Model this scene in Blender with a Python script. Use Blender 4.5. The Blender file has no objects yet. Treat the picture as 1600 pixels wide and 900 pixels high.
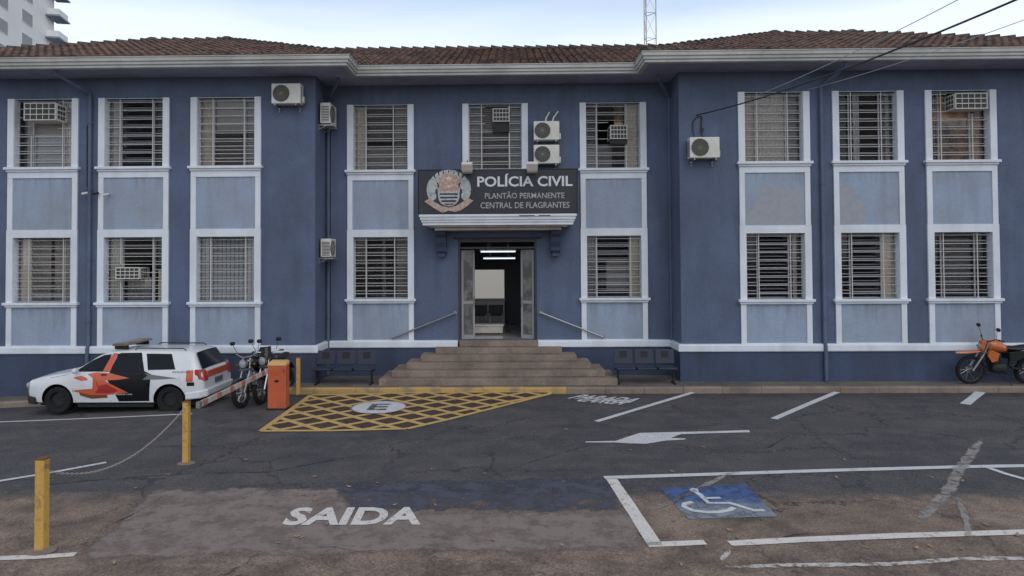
import bpy, bmesh, math, random
from math import sin, cos, tan, pi, radians, sqrt, atan2
from mathutils import Vector, Matrix, noise as mnoise
random.seed(7)
scn = bpy.context.scene
COL = scn.collection

# ------------------------------------------------------------------ camera
CAM = Vector((0, 0, 3.3)); F = 1050.0
YAW, TILT, ROLL = radians(.95), radians(1.3), radians(-.32)
_f = Vector((-sin(YAW)*cos(TILT), cos(YAW)*cos(TILT), sin(TILT)))
_r = Vector((cos(YAW), sin(YAW), 0)); _u = _r.cross(_f)
_R = cos(ROLL)*_r + sin(ROLL)*_u; _U = -sin(ROLL)*_r + cos(ROLL)*_u
CX = 800 - F*_R.y/_f.y; CY = 407 + F*_U.y/_f.y
cd = bpy.data.cameras.new('camera'); cam = bpy.data.objects.new('camera', cd); COL.objects.link(cam)
cd.sensor_width = 36; cd.lens = F/1600*36; cd.clip_start = .1; cd.clip_end = 2000
cd.shift_x = (800-CX)/1600; cd.shift_y = (CY-450)/1600
cam.matrix_world = Matrix(((_R.x, _U.x, -_f.x, CAM.x), (_R.y, _U.y, -_f.y, CAM.y), (_R.z, _U.z, -_f.z, CAM.z), (0, 0, 0, 1)))
scn.camera = cam

# ------------------------------------------------------------------ sky, sun, exposure
SUN_EL, SUN_AZ = radians(48), radians(158)      # azimuth measured from +Y clockwise
w = bpy.data.worlds.new('World'); scn.world = w; w.use_nodes = True
nt = w.node_tree; nt.nodes.clear()
def wn(t, **k):
    n = nt.nodes.new(t)
    for a, b in k.items(): setattr(n, a, b)
    return n
out = wn('ShaderNodeOutputWorld'); bg = wn('ShaderNodeBackground'); bg.inputs[1].default_value = .1
sky = wn('ShaderNodeTexSky', sky_type='NISHITA', sun_disc=False, sun_elevation=SUN_EL, sun_rotation=SUN_AZ)
sky.dust_density = 2.5; sky.ozone_density = 2.0; sky.air_density = 1.0
tc = wn('ShaderNodeTexCoord'); sep = wn('ShaderNodeSeparateXYZ'); nt.links.new(tc.outputs['Generated'], sep.inputs[0])
mp = wn('ShaderNodeMapping'); mp.inputs['Scale'].default_value = (1.2, 1.2, 7); nt.links.new(tc.outputs['Generated'], mp.inputs[0])
nz = wn('ShaderNodeTexNoise'); nz.inputs['Scale'].default_value = 1.6; nz.inputs['Detail'].default_value = 6; nt.links.new(mp.outputs[0], nz.inputs['Vector'])
# thin high cloud: whitish veil over the blue, brightest low down
cr = wn('ShaderNodeValToRGB'); cr.color_ramp.elements[0].position = 0.0; cr.color_ramp.elements[1].position = .75
cr.color_ramp.elements[0].color = (11.2, 11.3, 11.4, 1); cr.color_ramp.elements[1].color = (3.6, 4.1, 4.9, 1)
e = cr.color_ramp.elements.new(.30); e.color = (9.2, 10.2, 11.2, 1)
e = cr.color_ramp.elements.new(.40); e.color = (4.9, 6.3, 8.6, 1)
ma = wn('ShaderNodeMath', operation='MULTIPLY_ADD'); nt.links.new(nz.outputs[0], ma.inputs[0]); ma.inputs[1].default_value = .14
nt.links.new(sep.outputs['Z'], ma.inputs[2])
mb_ = wn('ShaderNodeMath', operation='SUBTRACT'); nt.links.new(ma.outputs[0], mb_.inputs[0]); mb_.inputs[1].default_value = .07
nt.links.new(mb_.outputs[0], cr.inputs[0])
mx = wn('ShaderNodeMix', data_type='RGBA'); mx.inputs[0].default_value = .82
nt.links.new(sky.outputs[0], mx.inputs[6]); nt.links.new(cr.outputs[0], mx.inputs[7])
nt.links.new(mx.outputs[2], bg.inputs[0]); nt.links.new(bg.outputs[0], out.inputs[0])
sd = bpy.data.lights.new('sun', 'SUN'); sd.energy = .7; sd.angle = radians(40); sd.color = (1, .95, .88)
so = bpy.data.objects.new('sun', sd); COL.objects.link(so)
sv = Vector((sin(SUN_AZ)*cos(SUN_EL), cos(SUN_AZ)*cos(SUN_EL), sin(SUN_EL)))
so.rotation_euler = sv.to_track_quat('Z', 'Y').to_euler(); so.location = (0, -20, 30)
scn.view_settings.view_transform = 'Standard'; scn.view_settings.look = 'None'
scn.view_settings.exposure = 0.22; scn.view_settings.gamma = 1

# ------------------------------------------------------------------ helpers
def lin(c): return tuple(((v/255)/12.92 if v/255 <= .04045 else ((v/255+.055)/1.055)**2.4) for v in c)
def K(x): return .11 if x > -5.5 else max(-.6, .11+.0456*(x+5.5))
def G(x, y): return K(x)*min(1, max(0, (y-6)/10.3))
def ray(px, py): return _f + _R*((px-CX)/F) - _U*((py-CY)/F)
def onY(px, py, Y):
    d = ray(px, py); p = CAM + d*(Y/d.y); return p
def onG(px, py):
    d = ray(px, py); z = 0
    for _ in range(12):
        p = CAM + d*((z-CAM.z)/d.z); z = G(p.x, p.y)
    return p

def tag(o, label=None, cat=None, group=None, kind=None):
    if label: o['label'] = label
    if cat: o['category'] = cat
    if group: o['group'] = group
    if kind: o['kind'] = kind
    return o
def thing(name, label, cat, loc=(0, 0, 0), rz=0, group=None):
    o = bpy.data.objects.new(name, None); COL.objects.link(o)
    o.location = loc; o.rotation_euler = (0, 0, rz); o.empty_display_size = .2
    return tag(o, label, cat, group)
def wloc(o):
    p = Vector((0, 0, 0))
    while o: p += o.location; o = o.parent
    return p

class MB:
    def __init__(s): s.v = []; s.f = []; s.sm = False
    def add(s, vs, fs):
        n = len(s.v); s.v += [tuple(v) for v in vs]; s.f += [tuple(i+n for i in f) for f in fs]; return s
    def box(s, x0, x1, y0, y1, z0, z1, M=None):
        vs = [Vector((x, y, z)) for z in (z0, z1) for y in (y0, y1) for x in (x0, x1)]
        if M: vs = [M @ v for v in vs]
        return s.add(vs, [(0, 2, 3, 1), (4, 5, 7, 6), (0, 1, 5, 4), (2, 6, 7, 3), (0, 4, 6, 2), (1, 3, 7, 5)])
    def tube(s, pts, r, n=8, cap=True):
        pts = [Vector(p) for p in pts]; k = len(pts); base = len(s.v)
        rs = r if isinstance(r, (list, tuple)) else [r]*k
        up = None
        for i, p in enumerate(pts):
            d = (pts[min(i+1, k-1)]-pts[max(i-1, 0)]).normalized()
            if up is None:
                up = Vector((0, 0, 1)) if abs(d.z) < .9 else Vector((1, 0, 0))
            a = (up - d*up.dot(d)).normalized(); b = d.cross(a); up = a
            for j in range(n):
                t = 2*pi*j/n; s.v.append(tuple(p + (a*cos(t)+b*sin(t))*rs[i]))
        for i in range(k-1):
            for j in range(n):
                s.f.append((base+i*n+j, base+i*n+(j+1) % n, base+(i+1)*n+(j+1) % n, base+(i+1)*n+j))
        if cap: s.f.append(tuple(base+j for j in range(n))[::-1]); s.f.append(tuple(base+(k-1)*n+j for j in range(n)))
        return s
    def disc(s, c, ax, r0, r1, n=32, h=0.02, inner=0):       # washer / drum about axis ax
        ax = Vector(ax).normalized(); c = Vector(c)
        return s.lathe([(inner, -h/2), (r0, -h/2), (r1, h/2), (inner, h/2)], c, ax, n)
    def lathe(s, prof, c, ax, n=24, closed=True):
        ax = Vector(ax).normalized(); c = Vector(c)
        up = Vector((0, 0, 1)) if abs(ax.z) < .9 else Vector((1, 0, 0))
        a = (up-ax*up.dot(ax)).normalized(); b = ax.cross(a); base = len(s.v); m = len(prof)
        for j in range(n):
            t = 2*pi*j/n
            for (r, h) in prof: s.v.append(tuple(c+ax*h+(a*cos(t)+b*sin(t))*r))
        for j in range(n):
            j2 = (j+1) % n
            for i in range(m if closed else m-1):
                i2 = (i+1) % m
                s.f.append((base+j*m+i, base+j2*m+i, base+j2*m+i2, base+j*m+i2))
        return s
    def torus(s, c, ax, R, r, n=32, m=10, sy=1):
        return s.lathe([(R+r*cos(2*pi*i/m), r*sy*sin(2*pi*i/m)) for i in range(m)], c, ax, n)
    def ell(s, c, rx, ry, rz, n=16, m=10, M=None, p=1):
        base = len(s.v); c = Vector(c)
        def sp(v): return math.copysign(abs(v)**p, v)
        for i in range(m+1):
            ph = -pi/2+pi*i/m
            for j in range(n):
                t = 2*pi*j/n
                v = Vector((rx*sp(cos(ph))*sp(cos(t)), ry*sp(cos(ph))*sp(sin(t)), rz*sp(sin(ph))))
                if M: v = M @ v
                s.v.append(tuple(c+v))
        for i in range(m):
            for j in range(n):
                s.f.append((base+i*n+j, base+i*n+(j+1) % n, base+(i+1)*n+(j+1) % n, base+(i+1)*n+j))
        return s
    def loft(s, rings):
        base = len(s.v); n = len(rings[0])
        for r in rings: s.v += [tuple(p) for p in r]
        for i in range(len(rings)-1):
            for j in range(n):
                s.f.append((base+i*n+j, base+i*n+(j+1) % n, base+(i+1)*n+(j+1) % n, base+(i+1)*n+j))
        s.f.append(tuple(base+j for j in range(n))[::-1]); s.f.append(tuple(base+(len(rings)-1)*n+j for j in range(n)))
        return s
    def prism(s, poly, fn0, fn1):                 # polygon swept between two embeddings
        n = len(poly); b = len(s.v)
        s.v += [tuple(fn0(*p)) for p in poly]+[tuple(fn1(*p)) for p in poly]
        s.f.append(tuple(b+i for i in range(n))); s.f.append(tuple(b+n+i for i in range(n))[::-1])
        for i in range(n): s.f.append((b+i, b+n+i, b+n+(i+1) % n, b+(i+1) % n))
        return s
    def build(s, name, mat, parent=None, world=False, smooth=False, bevel=0, tri=False, sharp=35):
        me = bpy.data.meshes.new(name)
        vs = s.v
        if world and parent is not None:
            o = wloc(parent); vs = [(x-o.x, y-o.y, z-o.z) for x, y, z in vs]
        me.from_pydata(vs, [], s.f)
        bm = bmesh.new(); bm.from_mesh(me)
        if not tri: bmesh.ops.remove_doubles(bm, verts=bm.verts, dist=1e-6)
        if not tri: bmesh.ops.recalc_face_normals(bm, faces=bm.faces)
        bm.to_mesh(me); bm.free()
        mats = mat if isinstance(mat, list) else [mat]
        for m in mats: me.materials.append(m)
        o = bpy.data.objects.new(name, me); COL.objects.link(o)
        if parent is not None: o.parent = parent
        if smooth:
            for p in me.polygons: p.use_smooth = True
            try: me.set_sharp_from_angle(angle=radians(sharp))
            except Exception: pass
        if bevel:
            b = o.modifiers.new('bevel', 'BEVEL'); b.width = bevel; b.segments = 2; b.limit_method = 'ANGLE'; b.angle_limit = radians(40)
        return o

def copy_tree(o, parent=None):
    c = o.copy(); COL.objects.link(c)
    if parent is not None: c.parent = parent
    for ch in list(o.children): copy_tree(ch, c)
    return c

# ------------------------------------------------------------------ materials
def mat(name, col, rough=.7, metal=0, n1=None, n2=None, bump=0, bscale=60, spec=.4, coat=0, emit=None, streak=0, drip=None):
    """col linear. n1=(scale, colour2, low, high) large blotches ; n2 fine speckle amount ; streak vertical run stains"""
    m = bpy.data.materials.new(name); m.use_nodes = True; t = m.node_tree; N = t.nodes; L = t.links
    b = N['Principled BSDF']; b.inputs['Roughness'].default_value = rough; b.inputs['Metallic'].default_value = metal
    b.inputs['Specular IOR Level'].default_value = spec; b.inputs['Coat Weight'].default_value = coat
    co = N.new('ShaderNodeTexCoord'); src = co.outputs['Object']
    rgb = N.new('ShaderNodeRGB'); rgb.outputs[0].default_value = (*col, 1); cur = rgb.outputs[0]
    if n1:
        sc, c2, lo, hi = n1
        nz = N.new('ShaderNodeTexNoise'); nz.inputs['Scale'].default_value = sc; nz.inputs['Detail'].default_value = 8; nz.inputs['Roughness'].default_value = .62
        L.new(src, nz.inputs['Vector'])
        mr = N.new('ShaderNodeMapRange'); mr.inputs[1].default_value = lo; mr.inputs[2].default_value = hi; L.new(nz.outputs[0], mr.inputs[0])
        mx = N.new('ShaderNodeMix'); mx.data_type = 'RGBA'; L.new(mr.outputs[0], mx.inputs[0]); L.new(cur, mx.inputs[6]); mx.inputs[7].default_value = (*c2, 1); cur = mx.outputs[2]
    if streak:
        mpn = N.new('ShaderNodeMapping'); mpn.inputs['Scale'].default_value = (2.2, 2.2, .3); L.new(src, mpn.inputs[0])
        nz = N.new('ShaderNodeTexNoise'); nz.inputs['Scale'].default_value = 1.5; nz.inputs['Detail'].default_value = 7; L.new(mpn.outputs[0], nz.inputs['Vector'])
        mr = N.new('ShaderNodeMapRange'); mr.inputs[1].default_value = .48; mr.inputs[2].default_value = .75; mr.inputs[4].default_value = streak; L.new(nz.outputs[0], mr.inputs[0])
        mx = N.new('ShaderNodeMix'); mx.data_type = 'RGBA'; L.new(mr.outputs[0], mx.inputs[0]); L.new(cur, mx.inputs[6]); mx.inputs[7].default_value = (*[c*.45+.008 for c in col], 1); cur = mx.outputs[2]
    if drip:     # run-off stains that start under the window sills
        sx = N.new('ShaderNodeSeparateXYZ'); L.new(src, sx.inputs[0])
        mpn = N.new('ShaderNodeMapping'); mpn.inputs['Scale'].default_value = (7, 7, .5); L.new(src, mpn.inputs[0])
        nz = N.new('ShaderNodeTexNoise'); nz.inputs['Scale'].default_value = 1.6; nz.inputs['Detail'].default_value = 5; L.new(mpn.outputs[0], nz.inputs['Vector'])
        for top in drip:
            up = N.new('ShaderNodeMapRange'); up.inputs[1].default_value = top-.75; up.inputs[2].default_value = top; L.new(sx.outputs['Z'], up.inputs[0])
            lt = N.new('ShaderNodeMath'); lt.operation = 'LESS_THAN'; lt.inputs[1].default_value = top+.02; L.new(sx.outputs['Z'], lt.inputs[0])
            ad = N.new('ShaderNodeMath'); ad.operation = 'MULTIPLY_ADD'; ad.inputs[1].default_value = .35; L.new(up.outputs[0], ad.inputs[0]); L.new(nz.outputs[0], ad.inputs[2])
            mr = N.new('ShaderNodeMapRange'); mr.inputs[1].default_value = .70; mr.inputs[2].default_value = .95; mr.inputs[4].default_value = .30; L.new(ad.outputs[0], mr.inputs[0])
            ml = N.new('ShaderNodeMath'); ml.operation = 'MULTIPLY'; L.new(mr.outputs[0], ml.inputs[0]); L.new(lt.outputs[0], ml.inputs[1])
            mx = N.new('ShaderNodeMix'); mx.data_type = 'RGBA'; L.new(ml.outputs[0], mx.inputs[0]); L.new(cur, mx.inputs[6]); mx.inputs[7].default_value = (.13, .13, .13, 1); cur = mx.outputs[2]
    if n2:
        nz = N.new('ShaderNodeTexNoise'); nz.inputs['Scale'].default_value = bscale; nz.inputs['Detail'].default_value = 4; L.new(src, nz.inputs['Vector'])
        mr = N.new('ShaderNodeMapRange'); mr.inputs[1].default_value = .3; mr.inputs[2].default_value = .7; mr.inputs[3].default_value = 1-n2; mr.inputs[4].default_value = 1+n2; L.new(nz.outputs[0], mr.inputs[0])
        mx = N.new('ShaderNodeMix'); mx.data_type = 'RGBA'; mx.blend_type = 'MULTIPLY'; mx.inputs[0].default_value = 1; L.new(cur, mx.inputs[6]); L.new(mr.outputs[0], mx.inputs[7]); cur = mx.outputs[2]
    L.new(cur, b.inputs['Base Color'])
    if bump:
        nz = N.new('ShaderNodeTexNoise'); nz.inputs['Scale'].default_value = bscale; nz.inputs['Detail'].default_value = 6; L.new(src, nz.inputs['Vector'])
        bp = N.new('ShaderNodeBump'); bp.inputs['Strength'].default_value = bump; bp.inputs['Distance'].default_value = .02; L.new(nz.outputs[0], bp.inputs['Height']); L.new(bp.outputs[0], b.inputs['Normal'])
    if emit:
        b.inputs['Emission Color'].default_value = (*emit[0], 1); b.inputs['Emission Strength'].default_value = emit[1]
    return m
def sc3(c, k): return tuple(v*k for v in c)
ZU0_, ZL0_ = 5.77-.2, 2.29-.2
WB = (.106, .137, .216)
M_wall = mat('blue_plaster', WB, .85, n1=(.8, (.078, .096, .148), .40, .75), n2=.08, bump=.2, bscale=18, streak=.42)
M_plinth = mat('plinth_plaster', (.055, .078, .140), .8, n1=(.9, (.045, .055, .088), .4, .72), n2=.08, bump=.2, bscale=25, streak=.5)
M_panel = mat('light_blue_plaster', (.30, .365, .48), .85, n1=(.8, (.27, .30, .35), .38, .7), n2=.05, bump=.1, bscale=22, streak=.30, drip=(ZU0_-.125, ZL0_-.125))
M_trim = mat('white_trim', (.70, .74, .80), .75, n1=(1.3, (.60, .63, .67), .45, .75), n2=.03, bump=.08, bscale=40, streak=.22)
M_eave = mat('eave_paint', (.50, .50, .48), .7, n1=(.8, (.36, .36, .34), .4, .7), n2=.05, streak=.3)
M_soffit = mat('soffit_paint', (.33, .35, .46), .9, n1=(.7, (.22, .23, .29), .35, .7), n2=.06)
M_iron = mat('grille_paint', (.52, .51, .49), .6, n2=.12, bscale=30)
M_frame = mat('window_frame_paint', (.36, .36, .37), .6, n2=.1, bscale=20)
M_frame_dark = mat('door_steel', (.06, .06, .065), .5, n2=.1)
M_black = mat('black_paint', (.012, .012, .014), .55, n2=.1)
M_beige = mat('beige_curtain', (.60, .51, .40), .9, n2=.06, bscale=12)
M_cream = mat('cream_curtain', (.62, .58, .52), .9, n2=.06, bscale=12)
M_greyb = mat('grey_blind', (.30, .275, .26), .8, n2=.08, bscale=12)
M_white_cloth = mat('white_curtain', (.66, .65, .64), .9, n2=.05, bscale=12)
M_brown = mat('brown_board', (.48, .29, .18), .8, n1=(3, (.12, .09, .08), .42, .6), n2=.1, bscale=10)
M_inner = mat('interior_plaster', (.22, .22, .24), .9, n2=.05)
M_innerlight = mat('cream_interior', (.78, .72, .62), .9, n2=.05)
M_ac = mat('ac_shell', (.66, .65, .60), .5, n1=(3, (.52, .50, .44), .45, .75), n2=.03)
M_acdark = mat('ac_grille', (.045, .043, .042), .6, n2=.1)
M_acmid = mat('ac_fan_guard', (.23, .22, .20), .6, n2=.1)
M_step = mat('step_concrete', (.275, .215, .172), .9, n1=(1.6, (.155, .12, .10), .38, .68), n2=.18, bump=.3, bscale=30, streak=.25)
M_side = mat('sidewalk_concrete', (.17, .145, .13), .9, n1=(1.1, (.10, .088, .085), .38, .66), n2=.2, bump=.3, bscale=30)
M_kerb = mat('kerb_concrete', (.27, .205, .165), .9, n1=(1.5, (.15, .115, .10), .4, .7), n2=.15, bump=.3)
M_kerby = mat('kerb_yellow', (.46, .30, .11), .8, n1=(2.2, (.25, .19, .13), .45, .62), n2=.12, bump=.2)
M_yel = mat('yellow_post_paint', (.58, .35, .085), .6, n1=(9, (.30, .19, .09), .52, .66), n2=.14)
M_orange = mat('orange_paint', (.56, .115, .045), .6, n1=(4, (.40, .10, .05), .45, .7), n2=.08, streak=.25)
M_cabtop = mat('cabinet_top', (.60, .36, .14), .6, n2=.1)
M_chrome = mat('chrome', (.38, .38, .39), .25, metal=1, n2=.2)
M_steel = mat('worn_steel', (.32, .32, .33), .4, metal=.8, n2=.1)
M_tyre = mat('tyre_rubber', (.010, .010, .010), .85, n2=.2, bscale=90)
M_sign = mat('sign_black', (.020, .022, .030), .38, n1=(1.2, (.038, .036, .038), .45, .75), n2=.08)
M_signtext = mat('sign_lettering', (.62, .63, .66), .6, n2=.06)
M_signtext2 = mat('sign_small_lettering', (.42, .42, .43), .6, n1=(22, (.24, .24, .25), .45, .65), n2=.1)
M_red = mat('red_paint', (.36, .030, .028), .35, coat=.4, n2=.05)
M_redor = mat('red_orange_paint', (.60, .11, .045), .35, coat=.4, n2=.05)
M_rust = mat('brown_decal', (.17, .065, .02), .4, n2=.1)
M_carwhite = mat('car_white', (.70, .71, .73), .3, coat=.5, n1=(2, (.60, .60, .60), .5, .8), n2=.02)
M_carblack = mat('car_black', (.007, .007, .009), .4, spec=.25, n2=.05)
M_cargrey = mat('decal_grey', (.16, .16, .165), .4, n2=.1)
M_carglass = mat('car_glass', (.008, .009, .012), .12, spec=.30)
M_plastic = mat('black_plastic', (.02, .02, .021), .6, n2=.1)
M_lampglass = mat('lamp_glass', (.30, .31, .33), .15, coat=.4)
M_taillight = mat('taillight_red', (.42, .035, .025), .25, coat=.6)
M_motblack = mat('motorcycle_black', (.015, .016, .02), .25, coat=.6)
M_motorange = mat('motorcycle_orange', (.52, .14, .035), .35, coat=.4, n2=.04)
M_seat = mat('seat_vinyl', (.02, .02, .022), .55, n2=.1)
M_bench = mat('bench_navy_plastic', (.030, .036, .060), .5, n2=.15)
M_cable = mat('cable_black', (.03, .03, .035), .6)
M_cablel = mat('cable_grey', (.45, .45, .47), .6)
M_mast = mat('mast_steel', (.60, .56, .53), .6, n1=(.4, (.60, .36, .26), .5, .6), n2=.06)
M_tower = mat('tower_white', (.88, .87, .85), .8, n1=(.15, (.80, .79, .78), .4, .7), n2=.03)
M_towerwin = mat('tower_window', (.10, .10, .11), .2, spec=.7)
M_balc = mat('balcony_grey', (.33, .35, .42), .7)
M_leaf = mat('dry_leaf', (.42, .32, .22), .9, n1=(40, (.25, .14, .07), .4, .6))
M_chain = mat('chain_plastic', (.45, .38, .32), .6, n2=.2)
M_flood = mat('floodlight_shell', (.62, .58, .54), .5, n2=.08)
M_floodg = mat('floodlight_box', (.28, .24, .20), .5, n2=.15)
M_dirt = mat('dark_stain', (.10, .09, .08), .9, n2=.2)

def glass_mat():
    m = bpy.data.materials.new('window_glass'); m.use_nodes = True; t = m.node_tree; N = t.nodes; L = t.links
    N.remove(N['Principled BSDF']); o = N['Material Output']
    tr = N.new('ShaderNodeBsdfTransparent'); tr.inputs[0].default_value = (.88, .89, .90, 1)
    gl = N.new('ShaderNodeBsdfGlossy'); gl.inputs['Roughness'].default_value = .06; gl.inputs[0].default_value = (.8, .82, .85, 1)
    nz = N.new('ShaderNodeTexNoise'); nz.inputs['Scale'].default_value = 1.2
    co = N.new('ShaderNodeTexCoord'); L.new(co.outputs['Object'], nz.inputs['Vector'])
    bp = N.new('ShaderNodeBump'); bp.inputs['Strength'].default_value = .03; L.new(nz.outputs[0], bp.inputs['Height']); L.new(bp.outputs[0], gl.inputs['Normal'])
    fr = N.new('ShaderNodeFresnel'); fr.inputs[0].default_value = 1.55
    mr = N.new('ShaderNodeMath'); mr.operation = 'MULTIPLY'; mr.inputs[1].default_value = .75; L.new(fr.outputs[0], mr.inputs[0])
    mx = N.new('ShaderNodeMixShader'); L.new(mr.outputs[0], mx.inputs[0]); L.new(tr.outputs[0], mx.inputs[1]); L.new(gl.outputs[0], mx.inputs[2]); L.new(mx.outputs[0], o.inputs[0])
    return m
M_glass = glass_mat()

def tile_mat():
    m = mat('clay_tile', (.20, .118, .088), .9, n1=(2.2, (.060, .045, .042), .40, .62), n2=.3, bump=.4, bscale=14)
    return m
M_tile = tile_mat()
M_tilebase = mat('tile_channel', (.07, .045, .038), .95, n2=.3, bscale=14)
M_cap = mat('ridge_tile', (.12, .085, .07), .95, n1=(3, (.05, .042, .04), .4, .6), n2=.3, bump=.4, bscale=14)

def ground_mat():
    """dark asphalt in the yard, paler brown asphalt of the street, aggregate, cracks, stains"""
    m = bpy.data.materials.new('asphalt'); m.use_nodes = True; t = m.node_tree; N = t.nodes; L = t.links
    b = N['Principled BSDF']; b.inputs['Specular IOR Level'].default_value = .3
    ge = N.new('ShaderNodeNewGeometry'); P = ge.outputs['Position']
    def noise(sc, det=6, ro=.6, v=P):
        n = N.new('ShaderNodeTexNoise'); n.inputs['Scale'].default_value = sc; n.inputs['Detail'].default_value = det; n.inputs['Roughness'].default_value = ro; L.new(v, n.inputs['Vector']); return n
    def mr(src, a, b_, c=0, d=1):
        n = N.new('ShaderNodeMapRange'); n.inputs[1].default_value = a; n.inputs[2].default_value = b_; n.inputs[3].default_value = c; n.inputs[4].default_value = d; L.new(src, n.inputs[0]); return n.outputs[0]
    def mix(f, a, c, mode='MIX'):
        n = N.new('ShaderNodeMix'); n.data_type = 'RGBA'; n.blend_type = mode
        if isinstance(f, (int, float)): n.inputs[0].default_value = f
        else: L.new(f, n.inputs[0])
        for i, q in ((6, a), (7, c)):
            if isinstance(q, tuple): n.inputs[i].default_value = (*q, 1)
            else: L.new(q, n.inputs[i])
        return n.outputs[2]
    def math(op, a, c):
        n = N.new('ShaderNodeMath'); n.operation = op
        for i, q in enumerate((a, c)):
            if isinstance(q, (int, float)): n.inputs[i].default_value = q
            else: L.new(q, n.inputs[i])
        return n.outputs[0]
    big = noise(.35); mid = noise(1.7, 8, .68); fine = noise(38, 5, .7); finer = noise(120, 3, .7)
    mpn = N.new('ShaderNodeMapping'); mpn.inputs['Scale'].default_value = (.35, 1.5, 1); L.new(P, mpn.inputs[0])
    sw = noise(1.1, 7, .65, mpn.outputs[0])
    yard = mix(mr(big.outputs[0], .35, .65), (.068, .066, .072), (.092, .086, .088))
    yard = mix(mr(mid.outputs[0], .42, .72), yard, (.122, .110, .105))
    yard = mix(mr(sw.outputs[0], .50, .74, 0, .7), yard, (.046, .046, .055))
    road = mix(mr(big.outputs[0], .35, .65), (.30, .218, .165), (.225, .17, .135))
    road = mix(mr(mid.outputs[0], .38, .62), road, (.135, .100, .082))
    road = mix(mr(sw.outputs[0], .56, .76, 0, .7), road, (.34, .27, .225))
    sp = N.new('ShaderNodeSeparateXYZ'); L.new(P, sp.inputs[0])
    edge = math('ADD', sp.outputs['Y'], mr(mid.outputs[0], 0, 1, -.35, .35))
    edge = math('ADD', edge, mr(fine.outputs[0], 0, 1, -.10, .10))
    cur = mix(mr(edge, 9.25, 9.55, 1, 0), yard, road)  # paler brown ground on the near side of a ragged edge
    # the ground darkens towards the kerb
    cur = mix(mr(sp.outputs['Y'], 15.3, 16.2, 0, .55), cur, (.040, .038, .042))
    cur = mix(1, cur, mr(fine.outputs[0], .3, .7, .42, 1.6), 'MULTIPLY')
    cur = mix(1, cur, mr(finer.outputs[0], .3, .7, .75, 1.25), 'MULTIPLY')
    # pale worn aggregate specks
    wsp = noise(9, 6, .8); cur = mix(mr(wsp.outputs[0], .66, .74, 0, .5), cur, (.22, .20, .19))
    # cracks
    vo = N.new('ShaderNodeTexVoronoi'); vo.feature = 'DISTANCE_TO_EDGE'; vo.inputs['Scale'].default_value = .55
    dn = noise(1.3, 6, .7); va = N.new('ShaderNodeVectorMath'); va.operation = 'MULTIPLY_ADD'; va.inputs[1].default_value = (1.2, 1.2, 1.2); L.new(dn.outputs['Color'], va.inputs[0]); L.new(P, va.inputs[2]); L.new(va.outputs[0], vo.inputs['Vector'])
    ck = math('MULTIPLY', mr(vo.outputs['Distance'], .0, .018, 1, 0), mr(big.outputs[0], .42, .58))
    cur = mix(math('MULTIPLY', ck, .75), cur, (.022, .020, .020))
    L.new(cur, b.inputs['Base Color'])
    L.new(mr(mid.outputs[0], .3, .7, .75, .95), b.inputs['Roughness'])
    bp = N.new('ShaderNodeBump'); bp.inputs['Strength'].default_value = .55; bp.inputs['Distance'].default_value = .012
    h = math('SUBTRACT', fine.outputs[0], math('MULTIPLY', ck, 1.5)); L.new(h, bp.inputs['Height']); L.new(bp.outputs[0], b.inputs['Normal'])
    return m
M_ground = ground_mat()

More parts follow.
